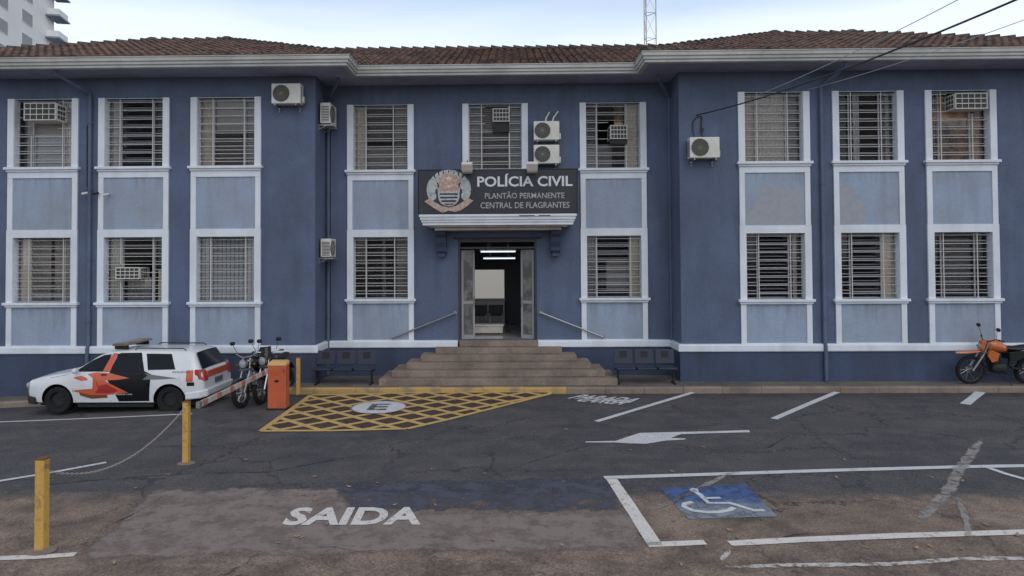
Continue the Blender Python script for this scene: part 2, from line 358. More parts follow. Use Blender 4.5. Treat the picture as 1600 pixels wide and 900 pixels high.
def paint_mat(name, col, base=(.085, .080, .080), lo=.52, hi=.66, paler=None, amt=.85, rag=0, sc=11):
    """road paint worn through to the asphalt in flakes"""
    m = bpy.data.materials.new(name); m.use_nodes = True; t = m.node_tree; N = t.nodes; L = t.links
    b = N['Principled BSDF']; b.inputs['Roughness'].default_value = .8; b.inputs['Specular IOR Level'].default_value = .3
    P = N.new('ShaderNodeNewGeometry').outputs['Position']
    def noise(sc, det, ro):
        n = N.new('ShaderNodeTexNoise'); n.inputs['Scale'].default_value = sc; n.inputs['Detail'].default_value = det; n.inputs['Roughness'].default_value = ro; L.new(P, n.inputs['Vector']); return n.outputs[0]
    def mr(src, a, c, d=0, e=1):
        n = N.new('ShaderNodeMapRange'); n.inputs[1].default_value = a; n.inputs[2].default_value = c; n.inputs[3].default_value = d; n.inputs[4].default_value = e; L.new(src, n.inputs[0]); return n.outputs[0]
    def mix(f, a, c, mode='MIX'):
        n = N.new('ShaderNodeMix'); n.data_type = 'RGBA'; n.blend_type = mode
        if isinstance(f, (int, float)): n.inputs[0].default_value = f
        else: L.new(f, n.inputs[0])
        for i, q in ((6, a), (7, c)):
            if isinstance(q, tuple): n.inputs[i].default_value = (*q, 1)
            else: L.new(q, n.inputs[i])
        return n.outputs[2]
    cur = (*col,)
    if paler:       # turns to the second colour on the near side of a ragged edge
        sp = N.new('ShaderNodeSeparateXYZ'); L.new(P, sp.inputs[0])
        ad = N.new('ShaderNodeMath'); ad.operation = 'ADD'; L.new(sp.outputs['Y'], ad.inputs[0]); L.new(mr(noise(3, 4, .6), 0, 1, -.25, .25), ad.inputs[1])
        cur = mix(mr(ad.outputs[0], 8.9, 9.3, 1, 0), cur, paler)
    cur = mix(mr(noise(2.2, 5, .6), .4, .7, 0, .35), cur, tuple(c*.65+.02 for c in col))
    cur = mix(1, cur, mr(noise(60, 3, .7), .3, .7, .8, 1.2), 'MULTIPLY')
    L.new(cur, b.inputs['Base Color'])
    al = mr(noise(sc, 9, .78), lo, hi, 1, 1-amt)
    if rag:
        at = N.new('ShaderNodeAttribute'); at.attribute_name = 'fade'
        ad = N.new('ShaderNodeMath'); ad.operation = 'MULTIPLY_ADD'; L.new(at.outputs['Fac'], ad.inputs[0]); ad.inputs[1].default_value = rag; L.new(noise(5, 9, .75), ad.inputs[2])
        m2 = N.new('ShaderNodeMath'); m2.operation = 'MULTIPLY'; L.new(al, m2.inputs[0]); L.new(mr(ad.outputs[0], .62, .74), m2.inputs[1]); al = m2.outputs[0]
    tr = N.new('ShaderNodeBsdfTransparent'); ms = N.new('ShaderNodeMixShader'); L.new(al, ms.inputs[0]); L.new(tr.outputs[0], ms.inputs[1]); L.new(b.outputs[0], ms.inputs[2]); L.new(ms.outputs[0], N['Material Output'].inputs[0])
    return m
M_pw = paint_mat('road_paint_white', (.62, .62, .63), lo=.56, hi=.70, amt=.8)
M_pwn = paint_mat('road_paint_white_street', (.72, .67, .62), lo=.54, hi=.68, base=(.14, .12, .10))
M_pfaint = paint_mat('road_paint_faded', (.60, .56, .52), lo=.48, hi=.60, amt=1, rag=.5, sc=6)
M_pold = paint_mat('road_paint_old', (.31, .28, .26), lo=.47, hi=.66, amt=.95, rag=.55, sc=6)
M_py = paint_mat('road_paint_yellow', (.60, .40, .15), lo=.54, hi=.70, amt=.7)
M_pyx = None
M_pyb = paint_mat('yellow_zone_base', (.085, .055, .048), lo=.5, hi=.7, amt=.8)
M_pblue = paint_mat('road_paint_blue', (.075, .13, .29), lo=.47, hi=.62, paler=(.26, .29, .32), amt=.75, sc=6)
M_pred = paint_mat('road_paint_red', (.45, .08, .05))
M_pdark = paint_mat('road_paint_dark', (.10, .085, .08), lo=.46, hi=.60)
M_patchp = paint_mat('patch_pink', (.255, .205, .182), lo=.46, hi=.66, amt=.7, rag=.5, sc=3)
M_patchb = paint_mat('patch_blue', (.088, .09, .118), lo=.46, hi=.62, amt=.9, rag=.5, sc=3)
M_tar = paint_mat('tar_seam', (.045, .042, .044), lo=.44, hi=.58, amt=1, rag=.35, sc=4)

# ------------------------------------------------------------------ ground, kerb, sidewalk
def spaced(lo, hi, step, far):
    a = []; x = lo
    while x <= hi+1e-6: a.append(x); x += step
    s = step; l = [lo]; h = [hi]
    while l[0] > -far: s *= 1.5; l.insert(0, l[0]-s); h.append(h[-1]+s)
    return l[:-1]+a+h[1:]
xs = spaced(-22, 20, .5, 700); ys = spaced(-6, 17, .5, 900)
gm = MB(); gm.v = [(x, y, G(x, y)-(0 if y < 16.35 else .05)) for y in ys for x in xs]; nx = len(xs)
gm.f = [(j*nx+i, j*nx+i+1, (j+1)*nx+i+1, (j+1)*nx+i) for j in range(len(ys)-1) for i in range(nx-1)]
ground = gm.build('ground', M_ground, smooth=True); tag(ground, 'dark patched asphalt yard running into paler brown street', 'ground', kind='structure')
def ksub(a, b, st=.5):
    n = max(1, int(abs(b-a)/st)); return [a+(b-a)*i/n for i in range(n+1)]
def strip_struct(name, x0, x1, y0, y1, h, m, label, lowf=-.5, bev=0):
    q = MB(); X = ksub(x0, x1)
    for i in range(len(X)-1):
        a, b = X[i], X[i+1]; za, zb = K(a)+h, K(b)+h
        q.add([(a, y0, za), (b, y0, zb), (b, y1, zb), (a, y1, za), (a, y0, za+lowf), (b, y0, zb+lowf)], [(0, 1, 2, 3), (4, 5, 1, 0)])
    o = q.build(name, m, smooth=False); return tag(o, label, kind='structure')
KY = 16.3
for (a, b, m, lb) in ((-22, -5.85, M_kerb, 'brown concrete kerb behind the police wagon'), (-5.85, 1.3, M_kerby, 'kerb stretch painted yellow before the steps'), (1.3, 20, M_kerb, 'plain brown kerb along the right wing')):
    X = ksub(a, b, .9); q = MB()
    for i in range(len(X)-1):
        x0, x1 = X[i]+.004, X[i+1]-.004; j = random.uniform(-.006, .006)
        z0, z1 = K(x0)+.12+j, K(x1)+.12+j
        prof = [(KY-.0, -.4), (KY+.005, -.03), (KY+.03, 0), (KY+.14, 0), (KY+.14, -.4)]
        n = len(q.v)
        for (xx, zz) in ((x0, z0), (x1, z1)): q.v += [(xx, y, zz+dz) for y, dz in prof]
        for t in range(5): q.f.append((n+t, n+(t+1) % 5, n+5+(t+1) % 5, n+5+t))
        q.f.append(tuple(n+t for t in range(5))); q.f.append(tuple(n+5+t for t in range(5)))
    tag(q.build('kerb', m), lb, kind='structure')
sidewalk = strip_struct('sidewalk', -22, 20, KY+.142, 18.4, .117, M_side, 'narrow grey brown concrete sidewalk before the building')

def drape(poly, sub=.3, dz=.004):
    """polygon on the ground (world xy) -> mesh following the ground"""
    bm = bmesh.new(); vs = [bm.verts.new((x, y, 0)) for x, y in poly]; bm.faces.new(vs)
    bmesh.ops.triangulate(bm, faces=bm.faces)
    for _ in range(6):
        es = [e for e in bm.edges if e.calc_length() > sub*2]
        if not es: break
        bmesh.ops.subdivide_edges(bm, edges=es, cuts=1); bmesh.ops.triangulate(bm, faces=bm.faces)
    q = MB(); bm.verts.ensure_lookup_table()
    for i, v in enumerate(bm.verts): v.index = i
    q.v = [(v.co.x, v.co.y, G(v.co.x, v.co.y)+dz) for v in bm.verts]
    q.f = [tuple(v.index for v in f.verts) for f in bm.faces]; bm.free(); return q
def merge(*qs):
    r = MB()
    for q in qs: r.add(q.v, q.f)
    return r
def poly_fade(q, poly, D=.35):
    P = [Vector(p) for p in poly]; out_ = []
    for v in q.v:
        p = Vector((v[0], v[1])); best = 9
        for a, b in zip(P, P[1:]+P[:1]):
            ab = b-a; t = max(0, min(1, (p-a).dot(ab)/max(1e-9, ab.dot(ab)))); best = min(best, (a+ab*t-p).length)
        out_.append(min(1, best/D))
    q.fade = out_; return q
def up_build(q, name, m, label=None):
    me_f = []
    for f in q.f:
        a, b, c = (Vector(q.v[i]) for i in f[:3]); me_f.append(f if (b-a).cross(c-a).z >= 0 else f[::-1])
    q.f = me_f; o = q.build(name, m, ground, tri=True)
    if getattr(q, 'fade', None) and len(q.fade) == len(o.data.vertices):
        at = o.data.attributes.new('fade', 'FLOAT', 'POINT')
        for i, v in enumerate(q.fade): at.data[i].value = v
    if label: o['label'] = label
    return o
def pxpoly(pts): return [(onG(x, y).x, onG(x, y).y) for x, y in pts]
def ribbon(pts, wd, dz=.004, jit=0):
    """world xy polyline -> flat ribbon"""
    P = [Vector((x, y)) for x, y in pts]; Q = [P[0]]
    for a, b in zip(P, P[1:]):
        n = max(1, int((b-a).length/.25))
        for i in range(1, n+1): Q.append(a.lerp(b, i/n))
    q = MB(); k = len(Q); fd = []
    for i, p in enumerate(Q):
        d = (Q[min(i+1, k-1)]-Q[max(i-1, 0)]).normalized(); n = Vector((-d.y, d.x))
        w_ = (wd if not isinstance(wd, (list, tuple)) else wd[0]+(wd[1]-wd[0])*i/(k-1))*(1+random.uniform(-jit, jit))
        e0 = min(i, k-1-i)/max(1, min(3, (k-1)/2))
        for s in (1, 0, -1):
            c = p+n*s*w_/2; q.v.append((c.x, c.y, G(c.x, c.y)+dz)); fd.append(min(1, e0) if s == 0 else 0)
    q.f = [f for i in range(k-1) for f in ((3*i, 3*i+1, 3*i+4, 3*i+3), (3*i+1, 3*i+2, 3*i+5, 3*i+4))]; q.fade = fd; return q
def rough_poly(pts, amp=.05, step=.15):
    W = pxpoly(pts); o = []
    for a, b in zip(W, W[1:]+W[:1]):
        L_ = sqrt((a[0]-b[0])**2+(a[1]-b[1])**2); n = max(1, int(L_/step))
        for i in range(n):
            t = i/n; x = a[0]+(b[0]-a[0])*t; y = a[1]+(b[1]-a[1])*t; nn = mnoise.noise_vector(Vector((x*2.5, y*2.5, 3)))
            o.append((x+nn.x*amp, y+nn.y*amp))
    return o
# resurfaced patches
for pp, m_, dz_, lb_ in (([(232, 764), (548, 758), (556, 795), (800, 798), (1010, 792), (1020, 862), (700, 868), (110, 878)], M_patchp, .003, 'pinkish grey resurfaced patch under the white lettering'),
                   ([(530, 752), (800, 746), (958, 742), (1000, 800), (800, 803), (535, 801)], M_patchb, .0036, 'bluish dark asphalt patch above the white lettering')):
    rp = rough_poly(pp, .10); up_build(poly_fade(drape(rp, .12, dz_), rp, .3), 'asphalt_patch', m_, lb_)
# tar seams / cracks
for pts, wd in (([(0, 765), (130, 752), (300, 740), (420, 738), (560, 712), (612, 706)], .05), ([(380, 860), (520, 855), (560, 862), (640, 858)], .03), ([(740, 755), (830, 722), (905, 700), (960, 688)], .06),
                ([(40, 862), (150, 832), (240, 788), (262, 768)], .05), ([(1130, 868), (1240, 836), (1400, 830)], .03), ([(1160, 708), (1200, 700), (1240, 676)], .07), ([(620, 838), (700, 842), (760, 846)], .02)):
    up_build(ribbon([p for p in pxpoly(pts)], wd, dz=.006, jit=.5), 'tar_seam', M_tar)
# white bay lines etc.
def pline(pts, wd, m=M_pw, name='painted_line', label=None): return up_build(ribbon(pxpoly(pts), wd, dz=.008, jit=.04), name, m, label)
pline([(-60, 662), (60, 657.5), (180, 652.5), (300, 647)], .09)
pline([(-60, 762), (0, 752), (80, 739), (166, 723)], .10)
pline([(-80, 875), (0, 873), (60, 871), (118, 867)], .11, M_pwn)
pline([(932, 659), (1008, 636), (1083, 613.5)], .13)
pline([(1209, 655), (1260, 633), (1308, 613)], .14)
pline([(1508, 632), (1532, 613)], .2)
pline([(944, 747), (1100, 742), (1300, 735.5), (1500, 730), (1680, 727)], .135)
pline([(955, 748), (985, 793), (1024, 853)], .17, M_pwn)
pline([(1012, 852), (1060, 850), (1102, 848)], .13, M_pwn)
pline([(1140, 850), (1250, 844), (1400, 838), (1600, 832), (1700, 829)], .14, M_pwn)
pline([(1543, 731), (1572, 741), (1640, 760)], .10)
pline([(1425, 830), (1455, 795), (1482, 768), (1498, 735), (1535, 685)], .22, M_pold)
pline([(1492, 770), (1505, 800), (1520, 850)], .12, M_pold)
pline([(1010, 805), (1060, 780), (1150, 735)], .14, M_pold)
pline([(1120, 888), (1250, 884), (1400, 882), (1500, 874), (1680, 872)], .13, M_pfaint)
pline([(1138, 852), (1136, 866), (1130, 882)], .12, M_pfaint)
# arrow
up_build(drape(pxpoly([(915, 690.5), (962, 689.5), (975, 685), (1000, 677), (1060, 675.5), (1110, 674.5), (1170, 672.5), (1172, 676), (1110, 677.5), (1064, 679), (1048, 685), (1072, 685.5), (1070, 687.5), (1040, 689), (1010, 694), (985, 693.5), (960, 692), (915, 692)]), dz=.008), 'painted_arrow', M_pw, 'white arrow pointing left')
# accessible bay
sq = pxpoly([(1031, 763), (1080, 761.5), (1165, 757), (1190, 783), (1215, 808), (1140, 810), (1077, 812), (1055, 790)])
up_build(drape(sq, dz=.008), 'blue_square', M_pblue)
q = ribbon(pxpoly([(1082, 766), (1095, 775), (1107, 787), (1140, 787), (1160, 793), (1178, 798.5), (1195, 798.5)]), .075, dz=.012)
q2 = ribbon(pxpoly([(1100, 779.5), (1126, 779)]), .06, dz=.012)
q3 = ribbon(pxpoly([(1082, 785.5), (1070, 788), (1069, 793), (1083, 799), (1105, 801.5), (1125, 801), (1140, 798), (1147, 794)]), .08, dz=.012)
q4 = drape(pxpoly([(1077, 766), (1082, 763.5), (1090, 765), (1092, 768), (1086, 770), (1080, 769)]), dz=.012)
up_build(merge(q, q2, q3, q4), 'wheelchair_symbol', M_pw)
# yellow hatched no-parking zone
zone = pxpoly([(408, 674), (520, 673.5), (636, 670.5), (700, 656), (780, 636), (858, 616.5), (860, 612.5), (660, 614), (486, 618)])
up_build(drape(zone, dz=.004), 'hatched_zone_base', M_pyb)
def inside(p, poly):
    c = False; n = len(poly)
    for i in range(n):
        a, b = poly[i], poly[(i+1) % n]
        if (a[1] > p[1]) != (b[1] > p[1]) and p[0] < (b[0]-a[0])*(p[1]-a[1])/(b[1]-a[1])+a[0]: c = not c
    return c
lat = MB(); W_, H_ = .80, .69
for s in (1, -1):
    d = Vector((W_, H_*s)).normalized(); n = Vector((-d.y, d.x)); off = W_*H_/sqrt(W_*W_+H_*H_)
    c0 = Vector((-2.5, 14.6))
    for k in range(-12, 13):
        o = c0+n*off*k; t = -9; run = None
        while t < 9:
            p = o+d*t; ins = inside(p, zone)
            if ins and run is None: run = t
            if (not ins) and run is not None:
                a, b = o+d*run, o+d*(t-.04)
                if (b-a).length > .1:
                    r = ribbon([tuple(a), tuple(b)], .13, dz=.008 if s > 0 else .010); lat.add(r.v, r.f)
                run = None
            t += .04
for a, b in zip(zone, zone[1:]+zone[:1]):
    r = ribbon([a, b], .12, dz=.012); lat.add(r.v, r.f)
up_build(lat, 'hatched_lines', M_py)
cc = onG(592, 637); rr = .58
def circ(r, n=36, cy=cc.y, cx=cc.x): return [(cx+r*cos(2*pi*i/n), cy+r*sin(2*pi*i/n)) for i in range(n)]
up_build(merge(*[drape(circ(rr), dz=.016)]), 'painted_disc', M_pw)
ring = ribbon(circ(rr+.02, 40)+[circ(rr+.02, 40)[0]], .07, dz=.017)
up_build(ring, 'disc_border', M_patchp)

# ------------------------------------------------------------------ text
def text_mesh(body, w, h, bold=.0, ls=1.0, sp=1.0):
    """-> verts2d, faces scaled to the box w x h (origin lower left)"""
    c = bpy.data.curves.new('t', 'FONT'); c.body = body; c.offset = bold; c.resolution_u = 3; c.space_line = ls; c.space_character = sp
    o = bpy.data.objects.new('t', c); COL.objects.link(o); bpy.context.view_layer.update()
    me = bpy.data.meshes.new_from_object(o.evaluated_get(bpy.context.evaluated_depsgraph_get()))
    vs = [v.co.copy() for v in me.vertices]; fs = [tuple(p.vertices) for p in me.polygons]
    bpy.data.objects.remove(o); bpy.data.curves.remove(c); bpy.data.meshes.remove(me)
    x0 = min(v.x for v in vs); x1 = max(v.x for v in vs); y0 = min(v.y for v in vs); y1 = max(v.y for v in vs)
    return [((v.x-x0)/(x1-x0)*w, (v.y-y0)/(y1-y0)*h) for v in vs], fs
def ground_text(body, p00, p10, p01, m, name='painted_lettering', dz=.010, bold=.02, label=None):
    """p00 lower-left, p10 lower-right, p01 upper-left (world xy)"""
    vs, fs = text_mesh(body, 1, 1, bold); a = Vector(p00); u = Vector(p10)-a; v = Vector(p01)-a
    q = MB(); 
    for (x, y) in vs:
        p = a+u*x+v*y; q.v.append((p.x, p.y, G(p.x, p.y)+dz))
    q.f = fs; return up_build(q, name, m, label)
def g2(px, py): p = onG(px, py); return (p.x, p.y)
a = g2(438, 822); b = g2(657, 821)
ground_text('SAIDA', a, b, (a[0]-.02, g2(500, 794)[1]), M_pwn, bold=.035, label='white SAIDA lettering reading towards the street')
ground_text('PARADA', g2(886, 623), (g2(984, 630)[0], g2(984, 630)[1]), g2(912, 617), M_pw, bold=.03)
ground_text('CARGA', g2(895, 627), g2(968, 633), g2(925, 621), M_pw, bold=.03)
ground_text('CARGA', g2(1143, 621), g2(1190, 621), g2(1150, 614.5), M_pfaint, bold=.03)
vs, fs = text_mesh('E', .42, .62, .03)
q = MB(); q.v = [(cc.x-.21+x, cc.y-.31+y, G(cc.x, cc.y)+.021) for x, y in vs]; q.f = fs; up_build(q, 'disc_letter', M_pdark)

# ------------------------------------------------------------------ building
X0 = -.38; YW, YC = 17.1, 18.1; WI = 4.65; WO = 15.3
ZB0, ZB1 = .98, 1.16; ZS = 8.07            # band, soffit
bld = thing('police_station', 'two storey blue police station with white window surrounds and clay tile roof', 'building', (X0, YC, .2))
colsL = [(-12.08, 1.84), (-9.715, 1.84), (-7.33, 1.82)]; colsC = [(-3.545, 1.81), (-.435, 1.77), (2.74, 1.79)]; colsR = [(6.655, 1.80), (9.02, 1.79), (11.34, 1.78)]
ZU0, ZU1, ZL0, ZL1 = 5.77, 7.53, 2.29, 3.95; TW = .165
def holes_for(cols, low=True):
    h = []
    for c, w_ in cols:
        h.append((c-w_/2+TW, c+w_/2-TW, ZU0, ZU1))
        if low: h.append((c-w_/2+TW, c+w_/2-TW, ZL0, ZL1))
    return h
DX0, DX1, DZ0, DZ1 = -1.45, .66, 1.17, 3.86
def wall_sheet(q, x0, x1, z0, z1, Y, th, holes):
    X = sorted({x0, x1, *[h[0] for h in holes], *[h[1] for h in holes]}); Z = sorted({z0, z1, *[h[2] for h in holes], *[h[3] for h in holes]})
    X = [x for x in X if x0 <= x <= x1]; Z = [z for z in Z if z0 <= z <= z1]
    ish = lambda x, z: any(h[0] < x < h[1] and h[2] < z < h[3] for h in holes)
    for i in range(len(X)-1):
        for j in range(len(Z)-1):
            if ish((X[i]+X[i+1])/2, (Z[j]+Z[j+1])/2): continue
            for y in (Y, Y+th): q.add([(X[i], y, Z[j]), (X[i+1], y, Z[j]), (X[i+1], y, Z[j+1]), (X[i], y, Z[j+1])], [(0, 1, 2, 3)])
    for (a, b, c, d) in holes:
        q.add([(a, Y, c), (b, Y, c), (b, Y, d), (a, Y, d), (a, Y+th, c), (b, Y+th, c), (b, Y+th, d), (a, Y+th, d)], [(0, 1, 5, 4), (1, 2, 6, 5), (2, 3, 7, 6), (3, 0, 4, 7)])
q = MB(); TH = .28; BK = 25.6
hC = holes_for(colsC[:1]+colsC[2:])+[(colsC[1][0]-colsC[1][1]/2+TW, colsC[1][0]+colsC[1][1]/2-TW, ZU0, ZU1), (DX0, DX1, DZ0, DZ1)]
wall_sheet(q, X0-WO, X0-WI, ZB1-.1, 8.4, YW, TH, holes_for(colsL))
wall_sheet(q, X0+WI, X0+WO, ZB1-.1, 8.4, YW, TH, holes_for(colsR))
wall_sheet(q, X0-WI, X0+WI, ZB1-.1, 8.4, YC, TH, hC)
for x, y0 in ((X0-WI, YW), (X0+WI, YW), (X0-WO, YW), (X0+WO, YW)):
    q.add([(x, y0, ZB1-.1), (x, YC+.02 if abs(x-X0) < 6 else BK, ZB1-.1), (x, YC+.02 if abs(x-X0) < 6 else BK, 8.4), (x, y0, 8.4)], [(0, 1, 2, 3)])
# back wall with the rear door opening
wall_sheet(q, X0-WO, X0+WO, .0, 8.4, BK, .2, [(-1.43, -.30, 1.17, 2.95)])
q.build('wall', M_wall, bld, world=True)
# plinth
q = MB()
def plinth_pt(): return [(X0-WO-.06, YW-.06), (X0-WI+.06, YW-.06), (X0-WI+.06, YC-.06), (X0+WI-.06, YC-.06), (X0+WI-.06, YW-.06), (X0+WO+.06, YW-.06)]
def sweep(q, path, prof, miter=True):
    """profile (out, z) swept along a front path; out = towards the viewer / outwards"""
    P = [Vector(p) for p in path]; k = len(P); rows = []
    for i, p in enumerate(P):
        d0 = (P[i]-P[i-1]).normalized() if i else (P[1]-P[0]).normalized(); d1 = (P[i+1]-P[i]).normalized() if i < k-1 else d0
        n0 = Vector((d0.y, -d0.x)); n1 = Vector((d1.y, -d1.x)); n = (n0+n1); n = n/(n.dot(n0)) if n.length > 1e-6 else n0
        rows.append([(p.x+n.x*o, p.y+n.y*o, z) for o, z in prof])
    b = len(q.v); m = len(prof)
    for r in rows: q.v += r
    for i in range(k-1):
        for j in range(m-1): q.f.append((b+i*m+j, b+(i+1)*m+j, b+(i+1)*m+j+1, b+i*m+j+1))
WALLP = [(X0-WO, YW), (X0-WI, YW), (X0-WI, YC), (X0+WI, YC), (X0+WI, YW), (X0+WO, YW)]
sweep(q, WALLP, [(.05, -.9), (.05, ZB0+.01), (0, ZB0+.01)]); q.build('plinth', M_plinth, bld, world=True)
SIDEL = [(X0-WO, YW), (X0-WI, YW), (X0-WI, YC), (DX0-.02, YC)]; SIDER = [(DX1+.02, YC), (X0+WI, YC), (X0+WI, YW), (X0+WO, YW)]
for pth in (SIDEL, SIDER):
    q = MB(); sweep(q, pth, [(0, ZB0-.0), (.085, ZB0), (.095, ZB0+.02), (.095, ZB1-.03), (.08, ZB1), (0, ZB1+.01)])
    e_ = pth[-1] if pth is SIDEL else pth[0]; q.box(e_[0]-.002, e_[0]+.002, e_[1]-.085, e_[1], ZB0+.01, ZB1-.01)
    q.build('base_band', M_trim, bld, world=True, label=None) if False else q.build('base_band', M_trim, bld, world=True)

# eaves: soffit, cornice/gutter
EI = 3.63; EY, ECY = 16.2, 17.15; EO = 16.25
EAVE = [(X0-EO, EY), (X0-EI, EY), (X0-EI, ECY), (X0+EI, ECY), (X0+EI, EY), (X0+EO, EY)]
q = MB(); sweep(q, EAVE, [(-.10, ZS-.004), (0, ZS-.004), (.015, ZS+.01), (.015, ZS+.055), (.05, ZS+.075), (.055, ZS+.13), (.085, ZS+.15), (.09, ZS+.225), (.105, ZS+.235), (.105, ZS+.255), (.06, ZS+.255), (.05, ZS+.2), (-.06, ZS+.2)])
q.build('cornice_gutter', M_eave, bld, world=True)
q = MB()
for x0, x1, y0, y1 in ((X0-EO, X0-EI-.1, EY+.1, YW+.1), (X0+EI+.1, X0+EO, EY+.1, YW+.1), (X0-EI-.1, X0+EI+.1, ECY+.1, YC+.1)):
    q.box(x0, x1, y0, y1, ZS, ZS+.05)
for s in (-1, 1):
    a, b = sorted((X0+s*(EI+.1), X0+s*(WI+.1))); q.box(a, b, YW+.1, YC+.1, ZS, ZS+.05)
q.build('soffit', M_soffit, bld, world=True)
# ---- roofs
ZR = ZS+.235; SL = .41
def inpoly(p, poly): return inside(p, poly)
def slope_tiles(q, A, U, D, poly, L=.40, wd=.215, slope=SL):
    """A eave origin (x,y), U unit along eave, D unit horizontal up-slope; poly in (u,d) plan coordinates"""
    k = sqrt(1+slope*slope); us = [p[0] for p in poly]; ds = [p[1] for p in poly]
    d = -.02; row = 0
    def P(u, dd, h): return (A[0]+U[0]*u+D[0]*dd-D[0]*slope*h/k*1, A[1]+U[1]*u+D[1]*dd-D[1]*slope*h/k, ZR+slope*dd+h/k)
    while d < max(ds):
        u = min(us)+wd/2
        while u < max(us):
            if inpoly((u, d+.16), poly):
                n = 5; r0 = .088+random.uniform(-.006, .006); r1 = .07; j = random.uniform(-.012, .012); l = L/k
                b = len(q.v)
                for (dd, r, lift) in ((d+j, r0, .035), (d+l+j, r1, .008)):
                    for i in range(n+1):
                        t = pi*i/n; q.v.append(P(u-r*cos(t), dd, lift+r*.8*sin(t)))
                for i in range(n): q.f.append((b+i, b+i+1, b+n+2+i, b+n+1+i))
                q.f.append(tuple(b+i for i in range(n+1)))
            u += wd
        d += .33/k*1.0; row += 1
def plane_quad(q, A, U, D, poly):
    q.add([(A[0]+U[0]*u+D[0]*d, A[1]+U[1]*u+D[1]*d, ZR+SL*d+.004) for u, d in poly], [tuple(range(len(poly)))])
def caps(q, a, b, r=.12, st=.36):
    a, b = Vector(a), Vector(b); L_ = (b-a).length; d = (b-a).normalized(); n = int(L_/st); side = d.cross(Vector((0, 0, 1))).normalized(); up = side.cross(d)
    for i in range(n+1):
        p = a+d*(i*st-.03); e2 = p+d*(st+.09); m = 7; bs = len(q.v); jr = random.uniform(-.008, .008)
        for (c, rr_, lf) in ((p, r+.016+jr, .045), (e2, r-.018, .0)):
            for k2 in range(m+1):
                t = pi*k2/m; q.v.append(tuple(c+side*(-rr_*cos(t))*1.05+up*(rr_*sin(t)+lf-.03)))
        for k2 in range(m): q.f.append((bs+k2, bs+k2+1, bs+m+2+k2, bs+m+1+k2))
        q.f.append(tuple(bs+k2 for k2 in range(m+1)))
def wing_roof(s):
    # plan rectangle: inner eave at X0+s*EI, outer X0+s*EO ; half depth H
    H = 5.1; xi, xo = X0+s*EI, X0+s*EO; x0, x1 = min(xi, xo), max(xi, xo); w_ = x1-x0; k0 = H; rl = w_-2*H
    root = MB(); t = MB(); cp = MB()
    fr = [(0, 0), (w_, 0), (w_-H, H), (H, H)]
    plane_quad(root, (x0, EY), (1, 0), (0, 1), fr); slope_tiles(t, (x0, EY-.03), (1, 0), (0, 1), fr)
    plane_quad(root, (x0, EY+2*H), (1, 0), (0, -1), fr)
    sd_ = [(0, 0), (2*H, 0), (H, H)]
    plane_quad(root, (x1, EY), (0, 1), (-1, 0), sd_); plane_quad(root, (x0, EY), (0, 1), (1, 0), sd_)
    slope_tiles(t, (xi, EY), (0, 1), (-s*-1 if False else s, 0), sd_)
    zr = ZR+SL*H
    pk = [(x0+H, EY+H, zr), (x1-H, EY+H, zr)]
    caps(cp, (x0, EY, ZR+.02), pk[0]); caps(cp, (x1, EY, ZR+.02), pk[1]); caps(cp, pk[0], pk[1])
    caps(cp, (x0, EY+2*H, ZR), pk[0]); caps(cp, (x1, EY+2*H, ZR), pk[1])
    for p in pk: cp.ell((p[0], p[1], p[2]+.03), .24, .2, .13, 10, 6)
    r = root.build('roof', M_tilebase, bld, world=True); t.build('tile', M_tile, r, world=True, smooth=True) ; cp.build('ridge_cap', M_cap, r, world=True, smooth=True)
wing_roof(-1); wing_roof(1)
root = MB(); t = MB(); cp = MB(); HC = 4.35; cx0, cx1 = X0-EI-5, X0+EI+5; wC = cx1-cx0
fc = [(0, 0), (wC, 0), (wC, HC), (0, HC)]
# valley-trimmed plan for the tiles
val = [(5, 0), (5+2*EI, 0), (5+2*EI+HC, HC), (5-HC, HC)]
plane_quad(root, (cx0, ECY), (1, 0), (0, 1), val); plane_quad(root, (cx0, ECY+2*HC), (1, 0), (0, -1), fc)
slope_tiles(t, (cx0, ECY-.03), (1, 0), (0, 1), val); caps(cp, (cx0+1.2, ECY+HC, ZR+SL*HC), (cx1-1.2, ECY+HC, ZR+SL*HC))
r = root.build('roof', M_tilebase, bld, world=True); t.build('tile', M_tile, r, world=True, smooth=True); cp.build('ridge_cap', M_cap, r, world=True, smooth=True)

